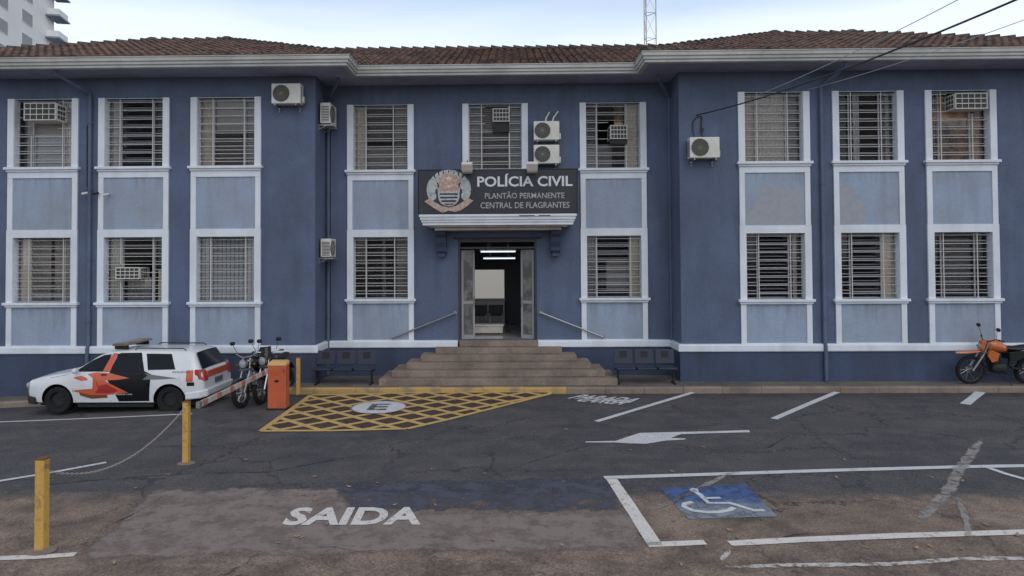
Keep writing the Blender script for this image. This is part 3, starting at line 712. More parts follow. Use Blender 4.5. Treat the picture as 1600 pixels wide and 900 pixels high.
# ---- window columns
def fold_curtain(q, x0, x1, z0, z1, y, amp=.025, wl=.11):
    n = max(4, int((x1-x0)/.018)); b = len(q.v); ph = random.random()*6
    for i in range(n+1):
        x = x0+(x1-x0)*i/n; dy = amp*sin(2*pi*x/wl+ph+.8*sin(x*7))
        q.v += [(x, y+dy, z0), (x, y+dy*.7, z1)]
    for i in range(n): q.f.append((b+2*i, b+2*i+2, b+2*i+3, b+2*i+1))
def hblind(q, x0, x1, z0, z1, y, pitch=.05, ang=.5):
    z = z0
    while z < z1:
        q.add([(x0, y-.02*cos(ang), z), (x1, y-.02*cos(ang), z), (x1, y+.02*cos(ang), z+.042), (x0, y+.02*cos(ang), z+.042)], [(0, 1, 2, 3)]); z += pitch
def window(xc, wd, z0, z1, Yw, spec, upper):
    a, b = xc-wd/2+TW, xc+wd/2-TW; yf = Yw+.13
    s = MB()                                       # surround
    t0, t1 = a-TW, b+TW; o = .05
    if upper:
        s.box(a+.001, b-.001, Yw-.004, Yw+.02, z1+.0, z1+.012)
        s.box(t0, a+.001, Yw-o, Yw+.02, z0-.02, z1+.015); s.box(b-.001, t1, Yw-o, Yw+.02, z0-.02, z1+.015)
    else:
        s.box(t0, a+.001, Yw-o, Yw+.02, z0-.02, z1+.2); s.box(b-.001, t1, Yw-o, Yw+.02, z0-.02, z1+.2); s.box(a, b, Yw-o+.002, Yw+.02, z1, z1+.2)
    # plastered reveals are painted white too
    s.box(a-.001, a+.006, Yw-.03, Yw+.16, z0, z1); s.box(b-.006, b+.001, Yw-.03, Yw+.16, z0, z1)
    W = s.build('window', M_trim, bld, world=True, bevel=.006)
    q = MB(); q.box(t0-.05, t1+.05, Yw-.12, Yw+.14, z0-.07, z0-.003); q.box(t0-.01, t1+.01, Yw-.08, Yw+.02, z0-.125, z0-.071)
    q.build('sill', M_trim, W, world=True, bevel=.008)
    q = MB(); h = z1-z0; w_ = b-a; f = .03
    v1, v2 = a+w_*spec.get('v', (.24, .74))[0], a+w_*spec.get('v', (.24, .74))[1]
    q.box(a, a+f, yf, yf+.03, z0, z1); q.box(b-f, b, yf, yf+.03, z0, z1); q.box(a+f, b-f, yf, yf+.03, z0, z0+f); q.box(a+f, b-f, yf, yf+.03, z1-f, z1)
    for x in (v1, v2): q.box(x-.016, x+.016, yf+.001, yf+.031, z0+f, z1-f)
    rows = 8
    for i in range(1, rows):
        z = z0+h*i/rows
        q.box(a+f, v1-.016, yf+.004, yf+.028, z-.009, z+.009); q.box(v2+.016, b-f, yf+.004, yf+.028, z-.009, z+.009)
    q.build('frame', M_frame, W, world=True)
    q = MB(); q.add([(a+f, yf+.018, z0+f), (v1, yf+.018, z0+f), (v1, yf+.018, z1-f), (a+f, yf+.018, z1-f)], [(0, 1, 2, 3)])
    q.add([(v2, yf+.018, z0+f), (b-f, yf+.018, z0+f), (b-f, yf+.018, z1-f), (v2, yf+.018, z1-f)], [(0, 1, 2, 3)])
    lq = MB(); ang = spec.get('open', 0.0)
    skip = spec.get('skip', None)
    for i in range(rows):
        zc = z0+h*(i+.5)/rows; hh = h/rows*.49
        if skip and skip[0] < zc < skip[1]:
            if lq.v: lq.build('louvre_sash', M_frame, W, world=True); lq = MB()
            continue
        M_ = Matrix.Translation((0, yf+.015, zc)) @ Matrix.Rotation(ang, 4, 'X')
        q.box(v1+.018, v2-.018, -.002, .002, -hh+.012, hh-.012, M_)
        lq.box(v1+.017, v2-.017, -.009, .009, hh-.013, hh, M_); lq.box(v1+.017, v2-.017, -.009, .009, -hh, -hh+.013, M_)
    q.build('pane', M_glass, W, world=True)
    if lq.v: lq.build('louvre_sash', M_frame, W, world=True)
    # iron grille outside
    g = MB(); yg = Yw+.055; nb = spec.get('bars', 8)
    bx0, bx1, bz0, bz1 = spec.get('cut', (0, 0, 0, 0))
    for i in range(1, nb+1):
        z = z0+h*(i-.35)/nb + random.uniform(-.004, .004)
        if bz0 < z < bz1:
            if bx0-a > .05: g.box(a, bx0, yg-.006, yg+.006, z-.0068, z+.0068)
            if b-bx1 > .05: g.box(bx1, b, yg-.006, yg+.006, z-.0068, z+.0068)
        else: g.box(a, b, yg-.006, yg+.006, z-.0068, z+.0068)
    for x in (v1+.01, v2+.015):
        if bx0 < x < bx1:
            if bz0-z0 > .05: g.box(x-.011, x+.011, yg-.019, yg-.0065, z0, bz0)
            if z1-bz1 > .05: g.box(x-.011, x+.011, yg-.019, yg-.0065, bz1, z1)
        else: g.box(x-.011, x+.011, yg-.019, yg-.0065, z0, z1)
    g.build('grille', M_iron, W, world=True)
    for (u0, u1, w0, w1, kind, m) in spec.get('in', []):
        q = MB(); x0, x1, zz0, zz1 = a+w_*u0, a+w_*u1, z0+h*w0, z0+h*w1; yi = Yw+.245
        if kind == 'c': fold_curtain(q, x0, x1, zz0, zz1, yi)
        elif kind == 'b': hblind(q, x0, x1, zz0, zz1, yi)
        elif kind == 'v':
            x = x0
            while x < x1-.05: q.add([(x, yi, zz0), (x+.085, yi+.03, zz0), (x+.085, yi+.03, zz1), (x, yi, zz1)], [(0, 1, 2, 3)]); x += .11
        else: q.box(x0, x1, yi, yi+.02, zz0, zz1)
        q.build({'c': 'curtain', 'b': 'blind', 'v': 'vertical_blind', 'p': 'inner_board'}[kind], m, W, world=True, smooth=(kind == 'c'))
    return W
def panel(xc, wd, z0, z1, Yw, full):
    t0, t1 = xc-wd/2, xc+wd/2; s = MB(); e = .002
    if full:
        s.box(t0+.01, t0+TW-.02, Yw-.045, Yw+.02, z0, z1-.161); s.box(t1-TW+.02, t1-.01, Yw-.045, Yw+.02, z0, z1-.161)
        s.box(t0+.01, t1-.01, Yw-.045, Yw+.02, z1-.16, z1)
    else:
        s.box(t0+.01, t0+TW-.02, Yw-.045, Yw+.02, z0, z1); s.box(t1-TW+.02, t1-.01, Yw-.045, Yw+.02, z0, z1); s.box(t0+TW-.021, t1-TW+.021, Yw-.03, Yw+.02, z0, z0+.02)
    o = s.build('spandrel_surround', M_trim, bld, world=True, bevel=.005)
    q = MB(); q.box(t0+TW-.02, t1-TW+.02, Yw-.018, Yw+.01, z0, z1-(.16 if full else 0)); q.build('spandrel_panel', M_panel, o, world=True)
def dither_sheet(px, panel_x):  # added sheets imitating a dithering artefact, not weathered plaster
    q = MB(); pts = [onY(x, y, YW-.0195) for x, y in px]; q.v = [(p.x, YW-.0195, p.z) for p in pts]; q.f = [tuple(range(len(pts)))]
    q.build('dither_patch', mat('dither_tone', (.34, .345, .37), .9, n1=(6, (.30, .32, .38), .45, .6), n2=.05), bld, world=True)
cu, bl, vb, bd = 'c', 'b', 'v', 'p'
SP = {
 ('L', 0, 1): dict(v=(.26, .80), open=0, cut=(-12.75, -11.75, 6.6, 7.6), skip=(6.75, 8), **{'in': [(.1, .8, 0, .72, bd, M_greyb), (.8, 1, 0, 1, cu, M_beige)]}),
 ('L', 1, 1): dict(v=(.23, .79), open=.75, **{'in': [(0, .2, 0, 1, cu, M_greyb)]}),
 ('L', 2, 1): dict(v=(.25, .79), open=.1, bars=9, **{'in': [(0, .24, 0, 1, cu, M_beige), (.25, 1, .55, 1, bd, M_greyb), (.25, 1, 0, .40, bl, M_greyb)]}),
 ('L', 0, 0): dict(v=(.24, .83), open=.35, **{'in': [(0, .55, 0, 1, cu, M_beige), (.59, 1, 0, 1, cu, M_beige)]}),
 ('L', 1, 0): dict(v=(.26, .81), open=.2, cut=(-10.38, -9.72, 2.85, 3.25), skip=(2.8, 3.3), **{'in': [(0, .26, 0, 1, cu, M_cream), (.30, .72, 0, .38, cu, M_greyb), (.84, 1, 0, .5, cu, M_beige)]}),
 ('L', 2, 0): dict(v=(.22, .82), open=.3, **{'in': [(0, 1, 0, 1, vb, M_white_cloth)]}),
 ('C', 0, 1): dict(v=(.22, .72), open=.15, **{'in': [(0, .20, 0, 1, cu, M_beige), (.23, 1, .5, 1, bl, M_greyb), (.23, 1, 0, .35, bd, M_greyb)]}),
 ('C', 1, 1): dict(v=(.24, .76), open=.1, cut=(-.70, -.10, 6.95, 7.55), skip=(6.9, 8), **{'in': [(0, 1, 0, 1, bl, M_greyb)]}),
 ('C', 2, 1): dict(v=(.20, .74), open=.2, cut=(2.62, 3.25, 6.55, 7.08), skip=(6.5, 7.1), **{'in': [(.55, .72, .6, 1, bd, M_brown), (.74, 1, 0, 1, cu, M_beige), (.0, .5, 0, .35, bd, M_greyb)]}),
 ('C', 0, 0): dict(v=(.22, .74), open=.15, **{'in': [(.50, .56, 0, 1, cu, M_greyb), (.76, 1, 0, .8, bl, M_greyb)]}),
 ('C', 2, 0): dict(v=(.18, .80), open=.55, **{'in': [(0, .17, 0, 1, cu, M_greyb), (.38, .80, .1, .6, bd, M_greyb), (.84, 1, 0, 1, bd, M_beige)]}),
 ('R', 0, 1): dict(v=(.22, .74), open=0, **{'in': [(0, .8, 0, 1, cu, M_beige), (.8, 1, 0, 1, bl, M_greyb)]}),
 ('R', 1, 1): dict(v=(.22, .74), open=.25, **{'in': [(.33, .45, 0, 1, cu, M_white_cloth), (.9, 1, 0, 1, cu, M_greyb)]}),
 ('R', 2, 1): dict(v=(.18, .72), open=.1, cut=(11.05, 12.1, 6.95, 7.6), skip=(6.9, 8), **{'in': [(.15, 1, 0, .95, bd, M_brown)]}),
 ('R', 0, 0): dict(v=(.22, .76), open=.85, **{'in': [(.86, .93, 0, 1, cu, M_beige)]}),
 ('R', 1, 0): dict(v=(.20, .74), open=.7, **{'in': [(.78, 1, 0, 1, cu, M_beige)]}),
 ('R', 2, 0): dict(v=(.18, .76), open=.2, **{'in': [(.22, .74, .1, .9, bl, M_greyb)]}),
}
for side, cols, Yw in (('L', colsL, YW), ('C', colsC, YC), ('R', colsR, YW)):
    for i, (c, w_) in enumerate(cols):
        window(c, w_, ZU0, ZU1, Yw, SP[(side, i, 1)], True)
        if side == 'C' and i == 1: continue
        panel(c, w_, ZL1+.201, ZU0-.125, Yw, True)
        window(c, w_, ZL0, ZL1, Yw, SP[(side, i, 0)], False)
        panel(c, w_, ZB1+.005, ZL0-.125, Yw, False)
dither_sheet([(1166, 351), (1170, 335), (1180, 322), (1190, 296), (1199, 288), (1212, 290), (1222, 296), (1238, 296), (1246, 292), (1252, 297), (1252, 351)], 0)
dither_sheet([(1311, 350), (1311, 291), (1322, 288), (1330, 293), (1342, 309), (1352, 322), (1355, 333), (1349, 346), (1343, 350)], 0)
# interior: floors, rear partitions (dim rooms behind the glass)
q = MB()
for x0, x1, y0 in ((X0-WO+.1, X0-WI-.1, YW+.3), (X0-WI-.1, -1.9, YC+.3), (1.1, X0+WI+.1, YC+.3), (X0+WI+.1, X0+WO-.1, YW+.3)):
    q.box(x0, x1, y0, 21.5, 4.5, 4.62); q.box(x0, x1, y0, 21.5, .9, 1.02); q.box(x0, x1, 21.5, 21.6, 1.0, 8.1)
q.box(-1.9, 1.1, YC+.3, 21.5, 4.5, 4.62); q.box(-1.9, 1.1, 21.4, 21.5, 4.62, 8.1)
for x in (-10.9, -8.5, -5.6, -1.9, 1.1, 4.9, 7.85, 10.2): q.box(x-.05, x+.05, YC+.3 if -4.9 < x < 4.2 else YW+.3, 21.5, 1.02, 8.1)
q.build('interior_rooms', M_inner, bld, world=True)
# ---- entrance hall
q = MB()
q.box(-1.84, 1.04, YC+.285, BK-.01, 1.06, 1.165)
hall_floor = q.build('hall_floor', mat('polished_hall_tile', (.50, .47, .43), .12, n1=(2, (.38, .35, .32), .4, .7), spec=.6), bld, world=True)
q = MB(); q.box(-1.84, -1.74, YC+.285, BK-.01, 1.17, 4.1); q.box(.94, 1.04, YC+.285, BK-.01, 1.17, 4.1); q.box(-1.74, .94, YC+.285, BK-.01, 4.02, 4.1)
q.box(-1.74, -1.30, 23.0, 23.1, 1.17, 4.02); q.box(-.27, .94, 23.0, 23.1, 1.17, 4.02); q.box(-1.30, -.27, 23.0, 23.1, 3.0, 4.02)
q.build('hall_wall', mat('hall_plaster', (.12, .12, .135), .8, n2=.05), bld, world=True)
# doorway frame, transom, open glazed leaves
q = MB(); yd = YC+.06
q.box(DX0, DX0+.05, yd, yd+.1, DZ0, DZ1); q.box(DX1-.05, DX1, yd, yd+.1, DZ0, DZ1); q.box(DX0+.05, DX1-.05, yd, yd+.1, DZ1-.06, DZ1); q.box(DX0+.05, DX1-.05, yd+.002, yd+.098, 3.62, 3.67)
q.build('door_frame', M_frame_dark, bld, world=True, bevel=.004)
for s, hx in ((1, DX0+.06), (-1, DX1-.06)):
    ang = radians(28)*s if s > 0 else radians(-28)
    Mx = Matrix.Translation((hx, YC+.22, DZ0)) @ Matrix.Rotation(radians(90-62)*s*1.0, 4, 'Z')
    wdt = .40; hgt = 2.42; q = MB()
    x0, x1 = (0, wdt) if s > 0 else (-wdt, 0)
    for (p0, p1, r0, r1) in ((x0, x0+.06, 0, hgt), (x1-.06, x1, 0, hgt), (x0+.06, x1-.06, 0, .10), (x0+.06, x1-.06, hgt-.07, hgt), (x0+.06, x1-.06, .95, 1.03)):
        q.box(p0, p1, -.02, .02, r0, r1, Mx)
    D = q.build('door_leaf', mat('door_aluminium', (.30, .30, .30), .5, n2=.08), bld, world=True, bevel=.003)
    q = MB(); q.box(x0+.06, x1-.06, -.004, .004, 1.03, hgt-.07, Mx); q.box(x0+.06, x1-.06, -.004, .004, .1, .95, Mx)
    q.build('door_pane', mat('frosted_pane', (.22, .215, .21), .12, n1=(3, (.10, .10, .10), .42, .58)), D, world=True)
    q = MB(); hx2 = x1-.03 if s > 0 else x0+.03
    q.tube([Mx @ Vector((hx2, -.05, .85)), Mx @ Vector((hx2, -.05, 1.15))], .012); q.build('door_handle', M_chrome, D, world=True)
q = MB()
for x, z, w2 in ((.62, 2.55, .14), (.60, 2.2, .12)): q.box(.60, .61, YC-.004, YC-.002, z, z+.2)
# hall furniture and lights
for (y, z) in ((19.4, 3.53), (21.2, 3.34)):
    l = thing('ceiling_light', 'nearer fluorescent tube glowing on the entrance hall ceiling' if y < 20 else 'farther fluorescent tube glowing deeper in the entrance hall', 'ceiling light', (-.40, y, z), group='fluorescent lights of the entrance hall')
    q = MB(); q.box(-.52, .52, -.06, .06, .05, .09); q.build('light_fitting', M_trim, l)
    q = MB(); q.tube([(-.5, 0, .028), (.5, 0, .028)], .02, 10); q.build('light_tube', mat('lit_tube', (.9, .9, .95), .5, emit=((.74, .85, 1), 1.1)), l)
    for hx_ in (-.29, .29): q = MB(); q.box(hx_-.01, hx_+.01, -.005, .005, .09, 4.02-z); q.build('hanger', M_steel, l)
# sunlit rear yard wall seen through the back door
q = MB(); q.box(-6, 5, 38, 38.2, 0, 4.6)
tag(q.build('yard_wall', M_innerlight), 'cream yard wall seen through the open back door', 'wall')
def wait_chair(x, y, label):
    c = thing('waiting_chair', label, 'chair', (x, y, 1.17), group='waiting chairs in the hall')
    q = MB(); q.box(-.22, .22, -.2, .22, .42, .46); q.build('seat', M_seat, c, bevel=.015)
    q = MB(); q.box(-.22, .22, -.24, -.20, .50, .76); q.build('backrest', M_seat, c, bevel=.015)
    for sx in (-1, 1):
        for sy in (-1, 1):
            q = MB(); q.tube([(sx*.19, sy*.19, 0), (sx*.19, sy*.19, .42 if sy > 0 else .55)], .014, 6); q.build('leg', M_steel, c)
wait_chair(-1.0, 21.0, 'black waiting chair inside the doorway, nearer the left door leaf'); wait_chair(-.50, 21.0, 'black waiting chair inside the doorway, nearer the dark right side')
cn = thing('service_counter', 'low pale counter inside the hall behind the waiting chairs', 'counter', (-.80, 22.3, 1.17))
q = MB(); q.box(-.62, .55, -.2, .25, 0, .82); q.build('cabinet', M_white_cloth, cn, bevel=.01)
q = MB(); q.box(-.66, .59, -.24, .28, .821, .86); q.build('counter_top', M_cream, cn, bevel=.006)

ld = thing('low_ledge', 'low white ledge on the hall floor in front of the waiting chairs', 'bench', (-.72, 19.6, 1.166))
q = MB(); q.box(-.40, .44, -.15, .15, .04, .24); q.build('plinth_block', M_cream, ld, bevel=.01)
q = MB(); q.box(-.43, .47, -.18, .18, .241, .29); q.build('ledge_top', M_white_cloth, ld, bevel=.01)
# ---- canopy over the door
q = MB(); cxm = -.36; hw = 2.0
CY0, ZC0, ZC1 = 17.22, 4.22, 4.50
def rectsweep(q, x0, x1, yf, yb, prof):
    b = len(q.v)
    for (o, z) in prof: q.v += [(x0-o, yb, z), (x0-o, yf-o, z), (x1+o, yf-o, z), (x1+o, yb, z)]
    n = len(prof)
    for i in range(n-1):
        for j in range(3): q.f.append((b+i*4+j, b+i*4+j+1, b+(i+1)*4+j+1, b+(i+1)*4+j))
    q.f.append((b, b+1, b+2, b+3)); q.f.append((b+(n-1)*4+3, b+(n-1)*4+2, b+(n-1)*4+1, b+(n-1)*4))
rectsweep(q, cxm-hw+.06, cxm+hw-.06, CY0+.06, YC+.01, [(0, ZC0), (0, ZC0+.06), (.025, ZC0+.075), (.03, ZC0+.12), (.055, ZC0+.14), (.06, ZC0+.2), (.085, ZC0+.215), (.085, ZC0+.265), (.05, ZC0+.275)])
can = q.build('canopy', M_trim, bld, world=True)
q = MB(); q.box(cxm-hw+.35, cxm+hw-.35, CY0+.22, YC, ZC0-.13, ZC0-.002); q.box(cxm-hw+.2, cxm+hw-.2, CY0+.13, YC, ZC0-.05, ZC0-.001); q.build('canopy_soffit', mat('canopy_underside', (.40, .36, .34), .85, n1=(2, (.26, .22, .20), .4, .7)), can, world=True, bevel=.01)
q = MB()
for x0, x1 in ((.55, .95), (1.05, 1.35)): q.add([(x0+cxm, CY0-.027, ZC0+.215), (x1+cxm, CY0-.027, ZC0+.215), (x1+cxm, CY0-.027, ZC0+.24), (x0+cxm, CY0-.027, ZC0+.24)], [(0, 1, 2, 3)])
q.build('stain', M_dirt, can, world=True)
for x in (-1.52, 1.52):
    q = MB(); pr = [(0, 0), (.10, .0), (.16, .06), (.17, .16), (.26, .28), (.30, .42), (.44, .50), (.50, .60), (.52, .72), (0, .72)]
    q.prism([(y, z) for y, z in pr], lambda y, z, x=x: (cxm+x-.13, YC-y, ZC0-.72+z), lambda y, z, x=x: (cxm+x+.13, YC-y, ZC0-.72+z))
    q.box(cxm+x-.09, cxm+x+.09, YC-.20, YC, ZC0-.82, ZC0-.721); q.box(cxm+x-.17, cxm+x+.17, YC-.56, YC, ZC0-.09, ZC0-.003)
    q.build('canopy_bracket', M_plinth, bld, world=True, bevel=.01)
# hood line above the door
q = MB(); q.box(DX0-.12, DX1+.12, YC-.05, YC, DZ1+.02, DZ1+.07); q.build('door_hood', M_black, bld, world=True)
# ---- steps
st = MB(); zbase = K(0)+.117; ztop = 1.165; n = 6; rise = (ztop-zbase)/n; tread = .262
hwt = 1.06; sxm = -.365
for i in range(n):
    zt = ztop-rise*i; y0 = YC-.06-tread*(i+.25)-.02; hw_ = [1.05, 1.66, 2.02, 2.36, 2.68, 2.95][i]
    st.box(sxm-hw_, sxm+hw_, y0, YC+(.28 if i == 0 else -.051), (zt-rise) if i < n-1 else zbase-.3, zt-.0008*i)
steps = st.build('entrance_steps', M_step, bld, world=True, bevel=.012)
# ---- hand rails
for s in (-1, 1):
    x1 = onY(711 if s < 0 else 845, 488, YC-.08).x; z1 = 1.90; x0 = onY(613 if s < 0 else 943, 526, YC-.08).x; z0 = 1.24
    q = MB(); q.tube([(x0, YC-.02, z0+.0), (x0, YC-.09, z0), (x1, YC-.09, z1), (x1, YC-.01, z1)], .022, 8)
    q.build('handrail', M_steel, bld, world=True, smooth=True)
    q = MB(); q.disc((x0, YC-.012, z0), (0, 1, 0), .05, .05, 14, .02); q.disc((x1, YC-.012, z1), (0, 1, 0), .05, .05, 14, .02); q.build('handrail_flange', M_steel, bld, world=True)
# ---- down pipes with hopper bends
for px, Yp, r in ((140, YW, .045), (1285, YW, .045), (513, YC, .04), (1047, YC, .04)):
    x = onY(px, 300, Yp-.07).x; ty = EY if Yp == YW else ECY; s = -1 if px in (140, ) else 1
    xo = x+{140: -.42, 1285: .3, 513: .45, 1047: -.45}[px]
    q = MB(); q.tube([(xo, ty+.12, ZS+.02), (xo, ty+.16, ZS-.10), (x, Yp-.10, ZS-.42), (x, Yp-.07, ZS-.6), (x, Yp-.07, 4.5), (x, Yp-.07, ZB1+.05), (x, Yp-.12, ZB1-.05), (x, Yp-.12, K(x)+.15)], r, 10)
    for z in (6.9, 5.2, 3.4, 1.8): q.disc((x, Yp-.07, z), (0, 0, 1), r+.012, r+.012, 12, .05)
    q.build('downpipe', M_wall, bld, world=True, smooth=True)
# small fittings on the wall between first and second window columns
q = MB()
# wall cracks / patch tone handled in plaster; conduit runs
for (px, Yp, y0, y1) in ((136, YW, 196, 300), (516, YC, 205, 366), (516, YC, 404, 530)):
    a = onY(px, y0, Yp-.02); b = onY(px, y1, Yp-.02); q.tube([a, b], .012, 6)
q.build('conduit', M_black, bld, world=True)

# ------------------------------------------------------------------ sign
sg = thing('police_sign', 'long black sign with coat of arms and POLÍCIA CIVIL lettering above the door', 'sign', (cxm, CY0+.02, ZC0+.285))
SW, SH = 4.08, 1.13
q = MB(); q.box(-SW/2, SW/2, .0, .06, 0, SH); q.build('board', M_sign, sg, bevel=.008)
q = MB(); 
for x0, x1, z0, z1 in ((-SW/2-.015, SW/2+.015, SH, SH+.02), (-SW/2-.015, -SW/2, 0, SH), (SW/2, SW/2+.015, 0, SH)): q.box(x0, x1, -.008, .062, z0, z1)
q.build('sign_rim', M_black, sg)
q = MB(); 
for x in (-1.6, 0, 1.6): q.tube([(x, .06, .9), (x, YC-CY0-.02, 1.0)], .015, 6); q.tube([(x, .06, .1), (x, YC-CY0-.02, .1)], .015, 6)
q.build('sign_stay', M_steel, sg)
def sgx(px): return (px-655)/250*SW-SW/2
def sgz(py): return (335-py)/70*SH
def sign_text(body, x0, x1, y0, y1, m, bold):
    w_ = sgx(x1)-sgx(x0); h_ = sgz(y0)-sgz(y1); vs, fs = text_mesh(body, w_, h_, bold)
    q = MB(); n = len(vs); q.v = [(sgx(x0)+x, -.006, sgz(y1)+y) for x, y in vs]; q.f = fs
    o = q.build('lettering', m, sg); sm = o.modifiers.new('thick', 'SOLIDIFY'); sm.thickness = .006; sm.offset = 0; return o
sign_text('POLÍCIA CIVIL', 748, 898, 271.5, 292, M_signtext, .022)
sign_text('PLANTÃO PERMANENTE', 760, 885, 300, 311, M_signtext2, .008)
sign_text('CENTRAL DE FLAGRANTES', 753, 893, 317, 326.5, M_signtext2, .008)
# coat of arms
EXC, EZC = sgx(703), sgz(299)
M_copper = mat('emblem_copper', (.40, .25, .20), .6, n1=(14, (.55, .42, .36), .45, .65), n2=.1)
M_silver = mat('emblem_silver', (.46, .48, .50), .6, n1=(16, (.25, .27, .28), .45, .65), n2=.1)
M_edark = mat('emblem_dark', (.035, .035, .045), .6, n2=.1)
def ep(u, v): return EXC+u*.0163, EZC+v*.0161        # pixel-sized emblem units
def eplate(q, poly, y0, y1): q.prism(poly, lambda u, v: (ep(u, v)[0], y0, ep(u, v)[1]), lambda u, v: (ep(u, v)[0], y1, ep(u, v)[1]))
emb = MB()
def shield(r, drop):
    p = [(-r, 6), (-r, -8)]
    for i in range(9): t = pi+pi*i/8; p.append((r*cos(t), -8+drop*sin(t)))
    return p+[(r, -8), (r, 6)]
eplate(emb, shield(17, 16), -.010, 0)
E = emb.build('emblem', M_silver, sg)
q = MB()
for s in (-1, 1):                                    # wreath branches of leaf shapes
    for k in range(9):
        t = radians(215-k*15.5) if s < 0 else radians(-35+k*15.5)
        cxr, czr = 27*cos(t), 3+25*sin(t); d = t+pi/2*(-s)*-1
        for off in (-.55, .55):
            dd = t+ (pi/2 if s > 0 else -pi/2) + off
            L_ = 11; w2 = 3.4; ux, uz = cos(dd), sin(dd)
            eplate(q, [(cxr, czr), (cxr+ux*L_*.5-uz*w2, czr+uz*L_*.5+ux*w2), (cxr+ux*L_, czr+uz*L_), (cxr+ux*L_*.5+uz*w2, czr+uz*L_*.5-ux*w2)], -.011-(.002*(k % 2))-.001*(off > 0), -.001)
for s in (-1, 1): eplate(q, [(s*26+9*cos(2*pi*i/14), 3+18*sin(2*pi*i/14)) for i in range(14)], -.004, -.0005)
q.build('wreath', M_silver, E, world=False)
q = MB()
for (z0, z1, hw_) in ((-3, -5.5, 14.5), (-8.5, -11.0, 14), (-14, -17, 11.5), (-19.5, -21.5, 7)): eplate(q, [(-hw_, z1), (hw_, z1), (hw_, z0), (-hw_, z0)], -.016, -.0105)
eplate(q, [(-22.5, 0), (-17.8, 6), (-17.8, -9), (-21, -8)], -.006, -.002); eplate(q, [(22.5, 0), (17.8, 6), (17.8, -9), (21, -8)], -.006, -.002)
q.build('shield_stripe', M_edark, E)
q = MB()
top = [(-21, 16)]+[(-14+0*i, 0) for i in range(0)]
arc = [(17*cos(t), 13+16*sin(t)) for t in [radians(160-14*i) for i in range(11)]]
eplate(q, [(-15, 1), (-15.5, 12), (-22, 18)]+arc+[(22, 18), (15.5, 12), (15, 1)], -.017, -.0105)
rib = [(-39, -16), (-30, -11), (-22, -17), (-12, -23), (0, -26), (12, -23), (22, -17), (30, -11), (39, -15), (31, -22), (20, -30), (10, -33), (0, -31), (-10, -34), (-20, -29), (-30, -22)]
eplate(q, rib, -.019, -.0105); q.build('crest_and_ribbon', M_copper, E)
q = MB(); 
for cu_, cv, r in ((0, 21, 6.5), (0, 8, 4), (-9, 17, 2), (9, 17, 2)):
    eplate(q, [((r if i % 2 == 0 else r*.55)*cos(radians(90+36*i))+cu_, (r if i % 2 == 0 else r*.55)*sin(radians(90+36*i))*.6+cv) for i in range(10)], -.023, -.0172)
q.build('star', mat('emblem_cream', (.62, .52, .44), .6), E)
vs, fs = text_mesh('PRO BRASILIA FIANT EXIMIA', 46*.0163, 3.4*.0161, .01)
q = MB(); q.v = [(EXC-23*.0163+x, -.0205, EZC-29.3*.0161+y+ (abs(x-23*.0163)/(23*.0163))**2*.06) for x, y in vs]; q.f = fs; q.build('motto', M_silver, E)
# floodlights on arms above the sign
for i, px in enumerate((731, 831)):
    p = onY(px, 262, CY0+.05)
    fl = thing('floodlight', ('left' if i == 0 else 'right')+' small floodlight on bent arm above the black sign, by the '+('window frame' if i == 0 else 'condenser'), 'floodlight', (p.x, CY0+.02, ZC0+.285+SH+.02), group='floodlights above the sign')
    q = MB(); Mx = Matrix.Translation((0, -.28, .04)) @ Matrix.Rotation(radians(35), 4, 'X'); q.box(-.14, .14, -.06, .06, -.11, .09, Mx); q.build('lamp_housing', M_flood, fl, bevel=.015)
    q = MB(); Mx = Matrix.Translation((0, -.28, -.05)) @ Matrix.Rotation(radians(35), 4, 'X'); q.box(-.13, .13, -.05, .05, -.09, -.03, Mx); q.build('gear_box', M_floodg, fl, bevel=.01)
    q = MB(); q.tube([(0, .03, -.1), (0, .03, .16), (0, -.12, .20), (0, -.28, .13)], .012, 6); q.build('arm', M_black, fl)

# ------------------------------------------------------------------ air conditioners
def condenser(loc, rz, W, H, D, label, pipes=None):
    c = thing('air_conditioner_condenser', label, 'air conditioner', loc, rz, 'outdoor condenser units on the walls')
    b = MB(); b.box(-W/2, W/2, -D-.06, -.06, .02, H); b.build('casing', M_ac, c, bevel=.018)
    fx = -W*.16; r = H*.40
    q = MB(); q.disc((fx, -D-.062, H*.52), (0, -1, 0), r, r*.98, 32, .012); q.build('fan_recess', M_acdark, c)
    q = MB()
    for k in range(1, 8): q.torus((fx, -D-.075, H*.52), (0, 1, 0), r*k/7, .004, 28, 5)
    for k in range(8):
        t = pi*k/8; q.tube([(fx+r*cos(t), -D-.075, H*.52+r*sin(t)), (fx-r*cos(t), -D-.075, H*.52-r*sin(t))], .004, 5)
    q.build('fan_guard', M_acmid, c)
    q = MB(); q.box(W/2, W/2+.05, -D*.55-.06, -.10, .06, H*.42); q.build('valve_cover', M_ac, c, bevel=.01)
    q = MB()
    for z in range(10): q.box(-W/2-.004, -W/2-.001, -D-.03, -.10, H*(.12+.075*z), H*(.12+.075*z)+.02); q.box(W/2+.001, W/2+.004, -D-.02, -D*.6-.07, H*(.12+.075*z), H*(.12+.075*z)+.02)
    q.build('side_louvre', M_acdark, c)
    for x in (-W*.36, W*.36):
        q = MB(); q.box(x-.018, x+.018, -D-.10, 0, -.03, 0.0); q.box(x-.018, x+.018, -.03, -.001, -.14, -.031)
        q.tube([(x, -.02, -.12), (x, -D*.75, -.03)], .012, 6); q.build('wall_bracket', M_steel, c)
    for (pts, rr_, m, nm) in (pipes or []):
        q = MB(); q.tube(pts, rr_, 8); q.build(nm, m, c, smooth=True)
    return c
p = onY(447, 163, YW-.3); condenser((p.x, YW, p.z), 0, .74, .53, .26, 'condenser box high on the front of left wing, beside the tall third window column')
